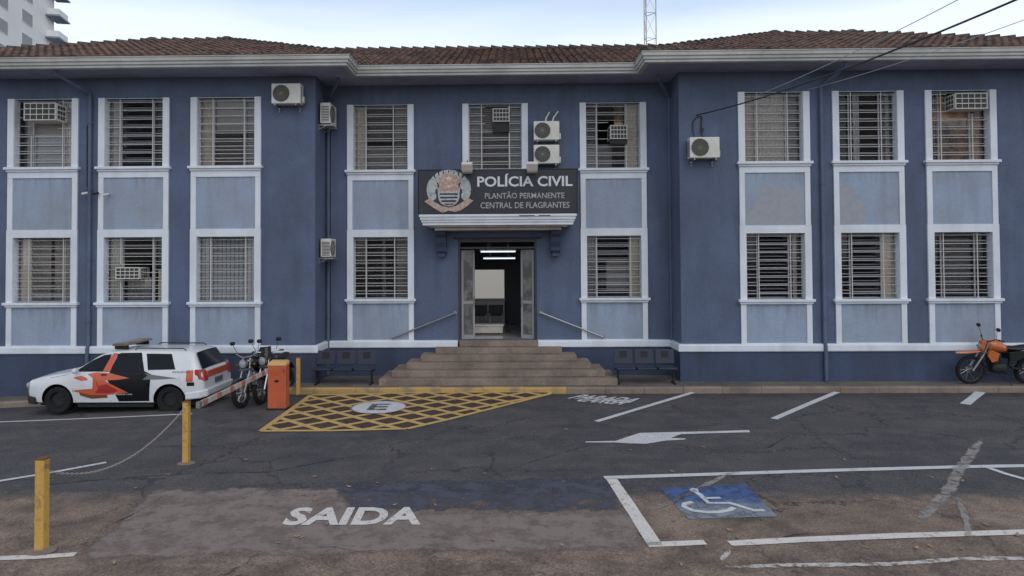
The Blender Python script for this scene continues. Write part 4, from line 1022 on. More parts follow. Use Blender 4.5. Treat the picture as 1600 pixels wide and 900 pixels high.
p = onY(854, 220, YC-.3); condenser((p.x, YC, p.z), 0, .68, .52, .28, 'upper condenser of the stacked pair right of the middle window, two pale pipes on top',
    [([(-.02, -.15, .5), (0, -.12, .65), (.10, -.03, .82)], .022, M_ac, 'refrigerant_pipe'), ([(.16, -.15, .5), (.2, -.12, .65), (.33, -.03, .84)], .022, M_ac, 'refrigerant_pipe')])
p = onY(854, 257, YC-.3); condenser((p.x, YC, p.z), 0, .68, .52, .28, 'lower condenser of the stacked pair, just above the right end of the sign')
p = onY(1101, 248, YW-.3); condenser((p.x, YW, p.z), 0, .74, .54, .27, 'condenser on the front of right wing with looped cables above it',
    [([(-.18, -.12, .54), (-.22, -.04, .75), (-.20, -.02, 1.0), (-.08, -.02, 1.12), (.0, -.02, 1.13)], .014, M_cable, 'cable_loop'), ([(.02, -.1, .54), (.0, -.04, .8), (.02, -.03, 1.12)], .018, M_cable, 'cable_drop'), ([(.02, -.04, .72), (.03, -.04, .82)], .035, M_cable, 'insulator')])
for (y, nm) in ((197, 'upper condenser on inner side wall of left wing, seen end on under the eave'), (403, 'lower condenser on inner side wall of left wing, seen end on at lower window height')):
    z = onY(512, y, YW+.5).z; up_ = y < 300
    condenser((X0-WI, YW+.52, z), pi/2, .62 if up_ else .50, .56 if up_ else .50, .27, nm)
def window_ac(px, py, Yf, W, H, D, label, skew=0, dark=False, drop=0):
    """px,py = lower centre of the front grille"""
    p = onY(px, py, Yf)
    c = thing('window_air_conditioner', label, 'air conditioner', (p.x, Yf, p.z), skew, 'box air conditioners set in windows')
    q = MB(); q.box(-W/2, W/2, .01, D, 0, H); q.build('casing', M_ac if not dark else M_greyb, c, bevel=.01)
    q = MB(); q.box(-W/2+.03, W/2-.03, .0, .009, .03, H-.03); q.build('front_coil', M_acdark, c)
    q = MB(); nx_ = 5
    for k in range(nx_+1): x = -W/2+.012+(W-.024)*k/nx_; q.box(x-.0055, x+.0055, -.012, -.002, 0, H)
    for k in range(4): z = .012+(H-.024)*k/3; q.box(-W/2, W/2, -.011, -.001, z-.009, z+.009)
    q.build('front_grille', M_ac, c)
    for s in (-1, 1):
        q = MB()
        for k in range(3):
            for j in range(3): q.box(s*(W/2+.001), s*(W/2+.006), .08+.10*j, .15+.10*j, H*(.12+.28*k), H*(.12+.28*k)+H*.2)
        q.build('side_vent', M_acdark, c)
    if drop:
        q = MB(); q.box(-W/2, W/2, .05, D, -drop, -.01); q.build('support_board', M_black, c)
    return c
window_ac(62, 188, YW-.28, .82, .45, .75, 'large box air conditioner jutting from the top of the leftmost upper window')
window_ac(783, 190, YC-.02, .46, .36, .5, 'small box air conditioner at the top of the middle window above the sign', drop=.28)
window_ac(967, 217, YC-.10, .46, .37, .6, 'box air conditioner in the upper window right of the sign, half way up', drop=.12)
window_ac(1518, 170, YW-.18, .80, .40, .8, 'box air conditioner at the top of the rightmost upper window', skew=radians(0))
window_ac(199, 436, YW-.06, .62, .30, .5, 'low box air conditioner in the ground floor window above the police wagon', dark=False)

# ------------------------------------------------------------------ security cameras on the left wing
for i, (px, py) in enumerate(((133, 302), (150, 302), (166, 304))):
    p = onY(px, py, YW-.12); c = thing('security_camera', ['pale bullet camera left of the downpipe', 'dark bullet camera right beside the downpipe', 'pale bullet camera at the edge of the second window column'][i]+' on left wing', 'camera', (p.x, YW, p.z), group='small cameras on the left wing')
    q = MB(); q.tube([(-.06, -.16, -.02), (.07, -.12, .01)], .032, 10); q.build('camera_body', M_ac if i != 1 else M_black, c, smooth=True)
    q = MB(); q.tube([(.03, 0, .0), (.03, -.12, .0)], .012, 6); q.disc((.03, -.006, 0), (0, 1, 0), .03, .03, 12, .012); q.build('bracket', M_steel, c)

# ------------------------------------------------------------------ benches
def bench(x, label):
    zb = K(x)+.117; c = thing('waiting_bench', label, 'bench', (x, 16.84, zb), 0, 'three seat benches beside the steps')
    W = 1.56
    q = MB(); q.box(-W/2, W/2, -.02, .03, .33, .37); q.build('beam', M_black, c, bevel=.004)
    for s in (-1, 1):
        q = MB(); q.box(s*W*.44-.025, s*W*.44+.025, -.02, .03, .03, .33); q.box(s*W*.44-.025, s*W*.44+.025, -.20, .19, 0, .03); q.build('leg', M_black, c, bevel=.004)
    for k in (-1, 0, 1):
        xc = k*W/3; q = MB(); rings = []
        for (y, z, t) in ((-.22, .395, .035), (-.18, .42, .03), (0, .40, .03), (.13, .405, .03), (.19, .43, .03)):
            rings.append([(xc-.235, y, z), (xc+.235, y, z), (xc+.235, y+.01, z-t), (xc-.235, y+.01, z-t)])
        q.loft(rings); q.build('seat', M_bench, c, bevel=.012)
        q = MB(); pts = []
        Mx = Matrix.Translation((xc, .16, .46)) @ Matrix.Rotation(radians(-8), 4, 'X')
        q.box(-.235, .235, 0, .025, .0, .36, Mx); q.build('backrest', M_bench, c, bevel=.02)
        q = MB(); q.box(-.09, .09, -.008, -.003, .16, .32, Mx); q.build('back_cutout', M_black, c)
    return c
bl_ = onY(538, 600, 16.84).x; bench(bl_, 'dark three seat bench left of the entrance steps'); bench(onY(1009, 595, 16.84).x, 'dark three seat bench right of the entrance steps')

# ------------------------------------------------------------------ yellow posts, chain, barrier
def post(px, pyb, pyt, wd, label, sq_=True, base=True):
    g = onG(px, pyb); top = CAM.z+(onY(px, pyt, g.y).z-CAM.z); h = top-g.z
    c = thing('yellow_post', label, 'post', (g.x, g.y, g.z), 0, 'yellow painted posts')
    q = MB(); q.box(-wd/2, wd/2, -wd/2, wd/2, 0, h); q.build('shaft', M_yel, c, bevel=.008)
    if base: q = MB(); q.box(-wd*1.1, wd*1.1, -wd*1.0, wd*1.0, 0, .02); q.ell((0, 0, .01), wd*1.5, wd*1.2, .03, 12, 6); q.build('foot', M_kerb, c, smooth=True)
    q = MB(); q.box(-wd/2-.004, wd/2+.004, -wd/2-.004, wd/2+.004, h, h+.012); q.build('cap', M_rust, c)
    return g, h
gA, hA = post(65, 862, 717, .105, 'nearest yellow post standing by the white kerb line at far left')
gB, hB = post(291, 725, 628, .095, 'yellow post in the middle of the yard where the barrier arm ends')
gC, hC_ = post(466, 617, 559, .085, 'thin yellow post at the corner of the hatched zone beside the orange cabinet', base=False)
# chain
A_ = Vector((gA.x, gA.y, gA.z+hA-.12)); B_ = Vector((gB.x, gB.y, gB.z+hB-.06)); q = MB(); n = 74; pts = []
for i in range(n+1):
    t = i/n; p = A_.lerp(B_, t); p.z -= .37*4*t*(1-t)*(1-.25*(t-.5)); pts.append(p)
for i in range(n):
    a, b = pts[i], pts[i+1]; d = (b-a).normalized(); side = Vector((0, 0, 1)).cross(d).normalized(); up = d.cross(side)
    ax = side if i % 2 else up; oth = d.cross(ax); c = (a+b)/2; L_ = (b-a).length*.62
    ring = [c+d*L_*cos(2*pi*k/8)+oth*.011*sin(2*pi*k/8) for k in range(8)]
    q.tube(ring+[ring[0]], .0032, 5, cap=False)
tag(q.build('barrier_chain', M_chain), 'thin sagging chain hung between the two nearer yellow posts', 'chain')
# barrier cabinet and arm
gb = onG(432, 641); S_ = F/gb.y
bar = thing('barrier_gate', 'orange boom barrier cabinet with lowered red and white arm', 'barrier', (gb.x, gb.y+.18, gb.z))
q = MB(); q.box(-.20, .20, -.17, .06, .03, .95); q.build('cabinet', M_orange, bar, bevel=.012)
q = MB(); rings = []
q.loft([[(-.205, -.18, .951), (.205, -.18, .951), (.205, .065, .951), (-.205, .065, .951)], [(-.205, -.18, .985), (.205, -.18, .985), (.205, .065, 1.03), (-.205, .065, 1.03)], [(-.17, -.10, 1.04), (.17, -.10, 1.04), (.17, .05, 1.06), (-.17, .05, 1.06)]])
q.build('cabinet_lid', M_cabtop, bar, bevel=.01)
q = MB(); q.box(-.22, .22, -.19, .08, 0, .03); q.build('base_plate', M_black, bar)
q = MB(); q.box(-.06, .05, -.176, -.171, .61, .64); q.box(-.03, .02, -.178, -.171, .60, .65); q.build('lock', M_black, bar)
q = MB(); q.box(.14, .17, -.176, -.171, .80, .88); q.build('vent_slot', M_red, bar)
pe = Vector((gB.x+.16, gB.y+.10, gB.z+.93))-bar.location; ps = Vector((-.22, -.04, .83))
q = MB(); q.tube([(-.19, -.04, .83), (-.30, -.04, .83)], .06, 14); q.build('hub', M_steel, bar, smooth=True)
arm = MB(); d = (pe-ps); Lr = d.length; d.normalize(); side = Vector((0, 0, 1)).cross(d).normalized(); up = d.cross(side)
Ms = Matrix(((d.x, side.x, up.x, ps.x), (d.y, side.y, up.y, ps.y), (d.z, side.z, up.z, ps.z), (0, 0, 0, 1)))
arm.box(-.05, Lr, -.022, .022, -.045, .045, Ms); am = arm.build('boom_arm', mat('boom_white', (.55, .50, .46), .5, n1=(5, (.38, .30, .25), .45, .7)), bar, bevel=.004)
q = MB()
k = .35
M_band = mat('band_red', (.45, .13, .07), .5, n1=(12, (.35, .25, .2), .45, .6))
while k < Lr-.2: q = MB(); q.box(k, k+.20, -.0245, .0245, -.0475, .0475, Ms); q.build('red_band', M_band, am); k += .62
q = MB(); q.box(Lr-.04, Lr+.06, -.03, .03, -.05, .05, Ms); q.build('arm_tip', M_steel, am)

# ------------------------------------------------------------------ police wagon
CARX, CARY = -11.02, 14.78                        # nose x, near side y
ctr = thing('police_wagon', 'white police station wagon with red, orange and black livery parked before left wing', 'car', (CARX+2.1, CARY+.81, G(CARX+2.1, 15.5)))
HWc = .81
# stations: x, half width factor, z_sill, z_belt, z_roof, half width at roof, has greenhouse
STN = [ # x, half width, z_low, z_belt, z_roof, half width at roof
 (0.12, .54, .34, .60, .62, .50), (.155, .62, .27, .65, .67, .58), (.24, .70, .22, .695, .725, .62), (.45, .775, .20, .76, .79, .66), (.78, .80, .20, .825, .855, .68), (1.10, .808, .20, .88, .905, .69),
 (1.22, .81, .20, .90, .93, .69), (1.45, .81, .20, .91, 1.07, .655), (1.72, .81, .20, .915, 1.25, .60), (1.92, .81, .20, .92, 1.325, .575), (2.12, .81, .20, .925, 1.35, .57), (2.6, .81, .20, .93, 1.365, .57), (3.1, .81, .20, .94, 1.365, .565),
 (3.5, .805, .22, .945, 1.355, .56), (3.75, .80, .25, .95, 1.34, .555), (3.86, .795, .28, .95, 1.31, .55), (3.95, .79, .31, .95, 1.15, .60), (4.05, .775, .34, .94, .97, .66), (4.13, .75, .36, .88, .905, .67), (4.17, .72, .40, .62, .66, .68), (4.18, .69, .42, .54, .56, .66)]
def interp(x):
    if x <= STN[0][0]: return STN[0]
    for a, b in zip(STN, STN[1:]):
        if a[0] <= x <= b[0]:
            t = (x-a[0])/(b[0]-a[0]); return tuple(a[i]+(b[i]-a[i])*t for i in range(6))
    return STN[-1]
def sect(x):
    _, hw, zl, zb, zr, hr = interp(x); h = zb-zl
    # right half from bottom centre to roof centre
    return [(0, zl), (hw*.80, zl), (hw*.955, zl+.05), (hw*.985, zl+h*.25), (hw*1.0, zl+h*.5), (hw*.997, zl+h*.72), (hw*.975, zl+h*.93), (hw*.955, zb), (hr+(hw*.955-hr)*.5, zb+(zr-zb)*.52), (hr+.012, zb+(zr-zb)*.90), (hr-.05, zr-.001), (hr*.5, zr+.022), (0, zr+.030)]
def side_y(x, z):
    s = sect(x)[1:11]
    for a, b in zip(s, s[1:]):
        if a[1] <= z <= b[1]: t = (z-a[1])/max(1e-6, b[1]-a[1]); return a[0]+(b[0]-a[0])*t
    return s[0][0] if z < s[0][1] else s[-1][0]
LX, LY = -2.1, -.81+.81                            # local origin = car centre
xsb = []
x = .12
while x < 4.18: xsb.append(x); x += .06 if (x > .3 and x < 3.7) else .02
xsb.append(4.18)
body = MB(); rings = []
for x in xsb:
    s = sect(x); ring = [(x+LX, -y, z) for y, z in s]+[(x+LX, y, z) for y, z in reversed(s[1:-1])]
    rings.append(ring)
body.loft(rings); bo = body.build('body', M_carwhite, ctr, smooth=True, sharp=50)
FWX, RWX, WR = .92, 3.43, .295
cut = MB()
for x in (FWX, RWX): cut.tube([(x+LX, -1, WR+.005), (x+LX, -.42, WR+.005)], WR+.065, 40); cut.tube([(x+LX, .42, WR+.005), (x+LX, 1, WR+.005)], WR+.065, 40)
co = cut.build('cutter', M_plastic)
co.parent = ctr
md = bo.modifiers.new('arch', 'BOOLEAN'); md.operation = 'DIFFERENCE'; md.object = co; md.solver = 'EXACT'
bpy.context.view_layer.update(); dg = bpy.context.evaluated_depsgraph_get()
nm = bpy.data.meshes.new_from_object(bo.evaluated_get(dg)); bo.modifiers.clear(); bo.data = nm
bpy.data.objects.remove(co)
nm.materials.append(M_black)
for p in nm.polygons:
    for xw in (FWX, RWX):
        if (p.center.x-xw-LX)**2+(p.center.z-WR)**2 < (WR+.075)**2 and abs(p.center.y) < .80 and abs(p.normal.y) < .6 and p.center.z > .05: p.material_index = len(nm.materials)-1
    if abs(p.center.y) < .5 and p.center.z < .45 and (abs(p.center.x-FWX-LX) < .4 or abs(p.center.x-RWX-LX) < .4): p.material_index = len(nm.materials)-1
# dark wheel housings
q = MB()
for x in (FWX, RWX):
    for s in (-1, 1): q.tube([(x+LX, s*.40, WR), (x+LX, s*.43, WR)], WR+.06, 24)
q.box(1.35+LX, 3.05+LX, -.74, .74, .14, .21); q.box(.35+LX, 3.95+LX, -.5, .5, .13, .23); q.build('underbody', M_black, ctr)
def surf_panel(poly, m, name, off=.006, side=-1, sub=.05, parent=ctr, zmap=None):
    """poly in (x,z) car side coordinates, wrapped on the body side"""
    bm = bmesh.new(); vs = [bm.verts.new((x, 0, z)) for x, z in poly]; bm.faces.new(vs); bmesh.ops.triangulate(bm, faces=bm.faces)
    for _ in range(5):
        es = [e for e in bm.edges if e.calc_length() > sub*2]
        if not es: break
        bmesh.ops.subdivide_edges(bm, edges=es, cuts=1); bmesh.ops.triangulate(bm, faces=bm.faces)
    for i, v in enumerate(bm.verts): v.index = i
    q = MB(); q.v = [(v.co.x+LX, side*(side_y(v.co.x, v.co.z)+off), v.co.z) for v in bm.verts]; q.f = [tuple(v.index for v in f.verts) for f in bm.faces]; bm.free()
    return q.build(name, m, parent, smooth=True)
# px -> car side coordinates (near side plane)
def cs(px, py):
    p = onY(px, py, CARY+.02); return (p.x-CARX, p.z-ctr.location.z)
def csp(pts): return [cs(*p) for p in pts]
for side in (-1, 1):
    surf_panel([(1.32, .935), (1.62, 1.15), (1.86, 1.265), (2.02, 1.285), (2.00, .94)], M_carglass, 'side_window', off=.007, side=side)
    surf_panel([(2.18, .95), (2.16, 1.29), (2.62, 1.30), (2.76, .96)], M_carglass, 'side_window', off=.009, side=side)
    surf_panel([(2.94, .965), (2.82, 1.295), (3.38, 1.285), (3.54, .975)], M_carglass, 'side_window', side=side)
    # livery
    surf_panel([(1.93, .93), (2.05, 1.31), (2.16, 1.31), (2.10, .93)], M_redor, 'pillar_stripe', off=.010, side=side)
    surf_panel([(2.12, .93), (2.18, 1.315), (2.70, 1.32), (2.86, .94), (3.02, .87), (3.02, .79), (2.92, .70), (2.98, .28), (2.30, .27), (2.2, .5), (2.05, .75)], M_carblack, 'black_livery', off=.004, side=side)
    surf_panel([(2.86, .90), (3.05, .86), (3.62, .78), (3.2, .76), (2.84, .755), (2.95, .85)], M_cargrey, 'livery_blade', off=.008, side=side)
    surf_panel([(1.28, .60+.2), (1.46, .845), (1.58, .80), (1.62, .75), (1.46, .73)], M_redor, 'livery_blade', off=.0075, side=side)
    surf_panel([(1.60, .88), (1.78, .915), (2.1, .90), (2.54, .79), (2.3, .755), (1.98, .74), (2.52, .47), (2.3, .45), (2.05, .42), (1.7, .42), (1.30, .50), (1.32, .53), (1.74, .56), (1.72, .80)], M_redor, 'livery_blade', off=.0095, side=side)
    surf_panel([(1.76, .80), (1.86, .62), (2.04, .66), (2.30, .52), (2.20, .47), (2.05, .455), (1.78, .46), (1.86, .56)], M_red, 'livery_blade', off=.012, side=side)
    surf_panel([(1.42, .49), (1.74, .425), (2.04, .42), (2.06, .36), (1.7, .335), (1.45, .41)], M_rust, 'livery_blade', off=.0085, side=side)
    # mirrors, handles, mouldings
    q = MB(); q.ell((1.40+LX, side*.90, .965), .05, .085, .06, 14, 8, p=.7); q.build('mirror', M_carwhite if side < 0 else M_plastic, ctr, smooth=True)
    for hx in (1.98, 2.76):
        q = MB(); q.box(hx-.07+LX, hx+.05+LX, side*(side_y(hx, .86)+.005), side*(side_y(hx, .86)+.03), .85, .88); q.build('door_handle', M_plastic, ctr, bevel=.006)
    for pts in ([(1.24, .93), (1.27, .55), (1.33, .26)], [(2.10, .92), (2.12, .6), (2.12, .26)], [(2.88, .93), (2.93, .75), (2.96, .60)]):
        q = MB(); q.tube([(x+LX, side*(side_y(x, z)+.001), z) for x, z in pts], .004, 5); q.build('door_gap', M_plastic, ctr)
    for pts in ([(.50, .775), (.80, .80), (1.05, .845), (1.26, .90)], [(3.62, .93), (3.66, .75), (3.70, .52)]):
        q = MB(); q.tube([(x+LX, side*(side_y(x, z)+.0), z) for x, z in pts], .0035, 5); q.build('panel_gap', M_plastic, ctr)
    q = MB(); q.disc((3.62+LX, side*(side_y(3.62, .70)), .70), (0, side, 0), .075, .075, 20, .006); q.build('fuel_flap', M_carwhite, ctr)
    for pl in ([(1.32, .935), (1.62, 1.15), (1.86, 1.265), (2.02, 1.285)], [(2.16, 1.29), (2.62, 1.30), (2.76, .96)], [(2.94, .965), (2.82, 1.295), (3.38, 1.285), (3.54, .975), (2.94, .965)], [(1.3, .925), (2.0, .935), (2.8, .95)]):
        q = MB(); q.tube([(x+LX, side*(side_y(x, z)+.006), z) for x, z in pl], .007, 6); q.build('window_seal', M_plastic, ctr)
    # rear light clusters, wrapping the corner
    q = MB(); q.loft([[(3.98+LX, side*.775, .74), (3.98+LX, side*.77, .965), (3.96+LX, side*.66, .965), (3.96+LX, side*.66, .74)], [(4.12+LX, side*.765, .74), (4.07+LX, side*.76, .955), (4.04+LX, side*.55, .955), (4.06+LX, side*.55, .74)], [(4.185+LX, side*.70, .70), (4.13+LX, side*.68, .93), (4.13+LX, side*.53, .93), (4.19+LX, side*.53, .70)]])
    q.build('taillight', M_taillight, ctr, bevel=.01)
    # headlights
    q = MB(); q.ell((.185+LX, side*.55, .60), .07, .125, .075, 14, 8, p=.6); q.build('headlight', M_lampglass, ctr, smooth=True)
# rear quarter lettering and door lettering
def car_text(body_, x0, x1, z0, z1, m):
    vs, fs = text_mesh(body_, x1-x0, z1-z0, .01); q = MB(); q.v = [(x0+x+LX, -(side_y(x0+x, z0+y)+.012), z0+y) for x, y in vs]; q.f = fs; return q.build('lettering', m, ctr)
car_text('POLÍCIA', 3.50, 3.88, .895, .945, M_cargrey); car_text('POLÍCIA CIVIL', 2.24, 2.62, .42, .455, M_signtext)
# orange livery on the tailgate side
surf_panel([(3.80, .70), (3.80, .95), (3.95, .95), (3.95, .70)], M_redor, 'livery_blade', off=.006, side=-1)
surf_panel([(3.82, .61), (3.82, .69), (3.98, .69), (3.98, .61)], M_carblack, 'livery_blade', off=.006, side=-1)
# windscreen and rear glass
def across(xa, za, xb, zb, hwa, hwb, m, name, off, nrm):
    q = MB(); n = 10; b = len(q.v)
    for (x, z, hw_) in ((xa, za, hwa), ((xa+xb)/2, (za+zb)/2+.012, (hwa+hwb)/2), (xb, zb, hwb)):
        for i in range(n+1):
            u = -1+2*i/n; q.v.append((x+LX+off*nrm[0]-(nrm[0])*.10*u*u*.5, u*hw_, z+off*nrm[1]-.012*u*u+.03*(1-u*u)))
    for r in range(2):
        for i in range(n): q.f.append((r*(n+1)+i, r*(n+1)+i+1, (r+1)*(n+1)+i+1, (r+1)*(n+1)+i))
    return q.build(name, m, ctr, smooth=True)
across(1.24, .925, 1.84, 1.285, .66, .56, M_carglass, 'windscreen', .012, (-.55, .83))
q = MB()
for (x, z, hw_) in ((4.085, .955, .63), (3.975, 1.14, .56), (3.885, 1.305, .50)): q.v += [(x+LX+.012, -hw_, z), (x+LX+.03, 0, z+.02), (x+LX+.012, hw_, z)]
q.f = [(0, 1, 4, 3), (1, 2, 5, 4), (3, 4, 7, 6), (4, 5, 8, 7)]; q.build('rear_window', M_carglass, ctr, smooth=True)
q = MB(); q.tube([(3.985+LX+.04, -.60, 1.19), (3.90+LX+.03, -.52, 1.36)], .012, 6); 
# tailgate: dark/orange decal, plate
q = MB(); q.box(4.183+LX, 4.19+LX, -.20, .20, .58, .70); q.build('number_plate', M_cargrey, ctr)
q = MB(); q.box(4.14+LX, 4.172+LX, -.53, .53, .76, .90); q.build('tailgate_decal', M_redor, ctr)
# bumpers and sills
q = MB(); q.loft([[(.09+LX, -.50, .24), (.09+LX, .50, .24), (.08+LX, .50, .40), (.08+LX, -.50, .40)], [(.18+LX, -.66, .20), (.18+LX, .66, .20), (.16+LX, .66, .40), (.16+LX, -.66, .40)], [(.42+LX, -.785, .20), (.42+LX, .785, .20), (.42+LX, .785, .36), (.42+LX, -.785, .36)]])
q.build('front_bumper', M_plastic, ctr, bevel=.02)
q = MB(); q.loft([[(3.78+LX, -.81, .30), (3.78+LX, .81, .30), (3.78+LX, .81, .46), (3.78+LX, -.81, .46)], [(4.10+LX, -.80, .33), (4.10+LX, .80, .33), (4.10+LX, .80, .50), (4.10+LX, -.80, .50)], [(4.24+LX, -.68, .36), (4.24+LX, .68, .36), (4.24+LX, .68, .52), (4.24+LX, -.68, .52)]])
q.build('rear_bumper', M_carwhite, ctr, bevel=.03)
# wheels
def wheel(x, side):
    c = (x+LX, side*(HWc-.115), WR); w_ = MB()
    prof = [(WR*.62, -.085), (WR*.90, -.095), (WR*.985, -.078), (WR, -.05), (WR, .05), (WR*.985, .078), (WR*.90, .095), (WR*.62, .085)]
    w_.lathe(prof, c, (0, 1, 0), 40); W = w_.build('wheel', M_tyre, ctr, smooth=True)
    q = MB(); q.lathe([(0, -.02), (WR*.2, -.045), (WR*.55, -.03), (WR*.63, -.085), (WR*.66, -.085), (WR*.62, .06), (0, .06)] if side < 0 else [(0, .02), (WR*.2, .045), (WR*.55, .03), (WR*.63, .085), (WR*.66, .085), (WR*.62, -.06), (0, -.06)], c, (0, 1, 0), 32)
    for k in range(10):
        t = 2*pi*k/10; q.ell((c[0]+WR*.42*cos(t), c[1]+side*.036, c[2]+WR*.42*sin(t)), .02, .01, .02, 8, 5)
    q.build('rim', mat('wheel_rim', (.022, .022, .024), .5, metal=.3) if not bpy.data.materials.get('wheel_rim') else bpy.data.materials['wheel_rim'], W, smooth=True)
for x in (FWX, RWX):
    for s in (-1, 1): wheel(x, s)
# roof light bar
lb = MB()
lb.loft([[(1.98+LX, -.52, 1.475), (1.98+LX, .52, 1.475), (1.98+LX, .52, 1.49), (1.98+LX, -.52, 1.49)], [(2.02+LX, -.54, 1.46), (2.02+LX, .54, 1.46), (2.02+LX, .54, 1.52), (2.02+LX, -.54, 1.52)], [(2.30+LX, -.54, 1.465), (2.30+LX, .54, 1.465), (2.30+LX, .54, 1.53), (2.30+LX, -.54, 1.53)], [(2.34+LX, -.52, 1.48), (2.34+LX, .52, 1.48), (2.34+LX, .52, 1.51), (2.34+LX, -.52, 1.51)]])
LB = lb.build('light_bar', mat('light_bar_amber', (.20, .13, .10), .25, coat=.5), ctr, bevel=.01)
q = MB()
for a in (-.45, .40): q.box(2.0+LX, 2.30+LX, a, a+.05, 1.38, 1.459)
q.build('light_bar_foot', M_black, LB)
# roof rack rails
for s in (-1, 1):
    q = MB(); q.tube([(2.5+LX, s*.5, 1.375), (2.56+LX, s*.5, 1.41), (3.6+LX, s*.5, 1.40), (3.66+LX, s*.5, 1.36)], .012, 6); q.build('roof_rail', M_plastic, ctr, smooth=True)

# ------------------------------------------------------------------ motorcycles
def motorcycle(loc, rz, label, style, lean=5):
    m = thing('motorcycle', label, 'motorcycle', loc, rz, 'parked motorcycles')
    m.rotation_euler = (radians(lean), 0, rz)
    dirt = style == 'dirt'
    rf = .345 if dirt else .31; rr_ = .315 if dirt else .30; wf = .045 if dirt else .055; wr = .055 if dirt else .07
    xf, xr = .70, -.68; paint = M_motorange if dirt else M_motblack
    for (x, R, t, nm) in ((xf, rf, wf, 'front_wheel'), (xr, rr_, wr, 'rear_wheel')):
        q = MB(); q.torus((x, 0, R), (0, 1, 0), R-t*.8, t*.8, 36, 10, sy=1.1)
        if dirt or True:
            for k in range(36):
                a = 2*pi*k/36; c = Vector((x+(R-.006)*cos(a), 0, R+(R-.006)*sin(a))); Mx = Matrix.Translation(c) @ Matrix.Rotation(-a, 4, 'Y'); q.box(-.012, .012, -t*.7, t*.7, -.012, .012, Mx)
        Wl = q.build(nm, M_tyre, m, smooth=True)
        q = MB(); q.torus((x, 0, R), (0, 1, 0), R-t*1.75, .012, 36, 6, sy=2.2); q.tube([(x, -.06, R), (x, .06, R)], .035, 14); q.disc((x, -.055, R), (0, 1, 0), .10, .10, 24, .005)
        for k in range(16):
            a = 2*pi*k/16; q.tube([(x+.03*cos(a+.4), (-1)**k*.035, R+.03*sin(a+.4)), (x+(R-t*1.8)*cos(a), 0, R+(R-t*1.8)*sin(a))], .0028, 4)
        q.build('rim', M_chrome, Wl, smooth=True)
    hx, hz = .36, .98                       # steering head
    q = MB()
    for s in (-1, 1):
        q.tube([(xf, s*.095, rf), (xf-(hz-rf)*.25-.09, s*.095, rf+.40)], .026, 10); q.tube([(xf-(.25*(hz-rf))-.085, s*.095, rf+.38), (hx-.02, s*.09, hz+.05)], .018, 8)
    q.box(hx-.07, hx+.05, -.12, .12, hz-.02, hz+.02); q.box(hx+.0, hx+.12, -.12, .12, hz-.20, hz-.16); q.build('fork', M_steel if dirt else M_chrome, m, smooth=True)
    q = MB(); q.tube([(hx, 0, hz-.05), (.05, 0, .78), (-.35, 0, .76), (-.62, 0, .80)], .024, 8); q.tube([(hx, 0, hz-.12), (.30, 0, .50), (.20, 0, .30), (-.18, 0, .28), (-.22, 0, .5), (-.2, 0, .76)], .022, 8)
    for s in (-1, 1): q.tube([(-.22, s*.09, .42), (xr, s*.11, rr_)], .024, 8); q.tube([(-.42, s*.13, .78), (xr+.05, s*.13, rr_+.03)], .022, 8)
    q.build('frame', M_black, m, smooth=True)
    q = MB(); q.ell((.04, 0, .40), .19, .13, .13, 14, 8, p=.6); q.ell((.13, 0, .56), .10, .10, .15, 12, 8, p=.6)
    for k in range(6): q.box(.02, .24, -.11, .11, .47+.035*k, .482+.035*k)
    q.disc((.0, -.14, .38), (0, 1, 0), .10, .10, 20, .05); q.build('engine', M_steel if not dirt else M_plastic, m, smooth=True)
    rings = []
    for (x, w_, z, h) in ((.40, .05, .96, .05), (.34, .11, .95, .11), (.20, .15, .94, .15), (.05, .145, .92, .14), (-.08, .10, .88, .10), (-.14, .06, .86, .06)):
        rings.append([(x, w_*cos(2*pi*k/14), z+h*sin(2*pi*k/14)) for k in range(14)])
    q = MB(); q.loft(rings); q.build('tank', paint, m, smooth=True)
    rings = []
    for (x, w_, z, h) in ((-.05, .08, .89, .04), (-.15, .12, .885, .055), (-.35, .14, .87, .06), (-.52, .14, .90, .06), (-.72, .11, .93, .05), (-.80, .07, .935, .03)):
        rings.append([(x, w_*cos(2*pi*k/12), z+h*sin(2*pi*k/12)) for k in range(12)])
    q = MB(); q.loft(rings); q.build('seat', M_seat, m, smooth=True)
    q = MB(); q.tube([(hx-.16, -.38, hz+.14), (hx-.06, -.26, hz+.16), (hx-.01, -.10, hz+.08), (hx-.01, .10, hz+.08), (hx-.06, .26, hz+.16), (hx-.16, .38, hz+.14)], .012, 8)
    hb = q.build('handlebar', M_black if dirt else M_chrome, m, smooth=True)
    for s in (-1, 1):
        q = MB(); q.tube([(hx-.09, s*.28, hz+.155), (hx-.165, s*.39, hz+.138)], .019, 8); q.build('grip', M_seat, hb, smooth=True)
        q = MB(); q.tube([(hx-.08, s*.25, hz+.16), (hx-.04, s*.32, hz+.36)], .006, 6); q.ell((hx-.05, s*.34, hz+.41), .02, .07, .045, 12, 8, p=.7); q.build('mirror', M_black, m, smooth=True)
        q = MB(); q.tube([(hx+.02, s*.10, hz-.08), (hx+.02, s*.19, hz-.08)], .008, 6); q.ell((hx+.03, s*.215, hz-.08), .04, .03, .03, 10, 6); q.build('turn_signal', M_rust, m, smooth=True)
        q = MB(); q.tube([(-.02, s*.10, .30), (-.02, s*.25, .30)], .014, 6); q.build('footrest', M_black, m)
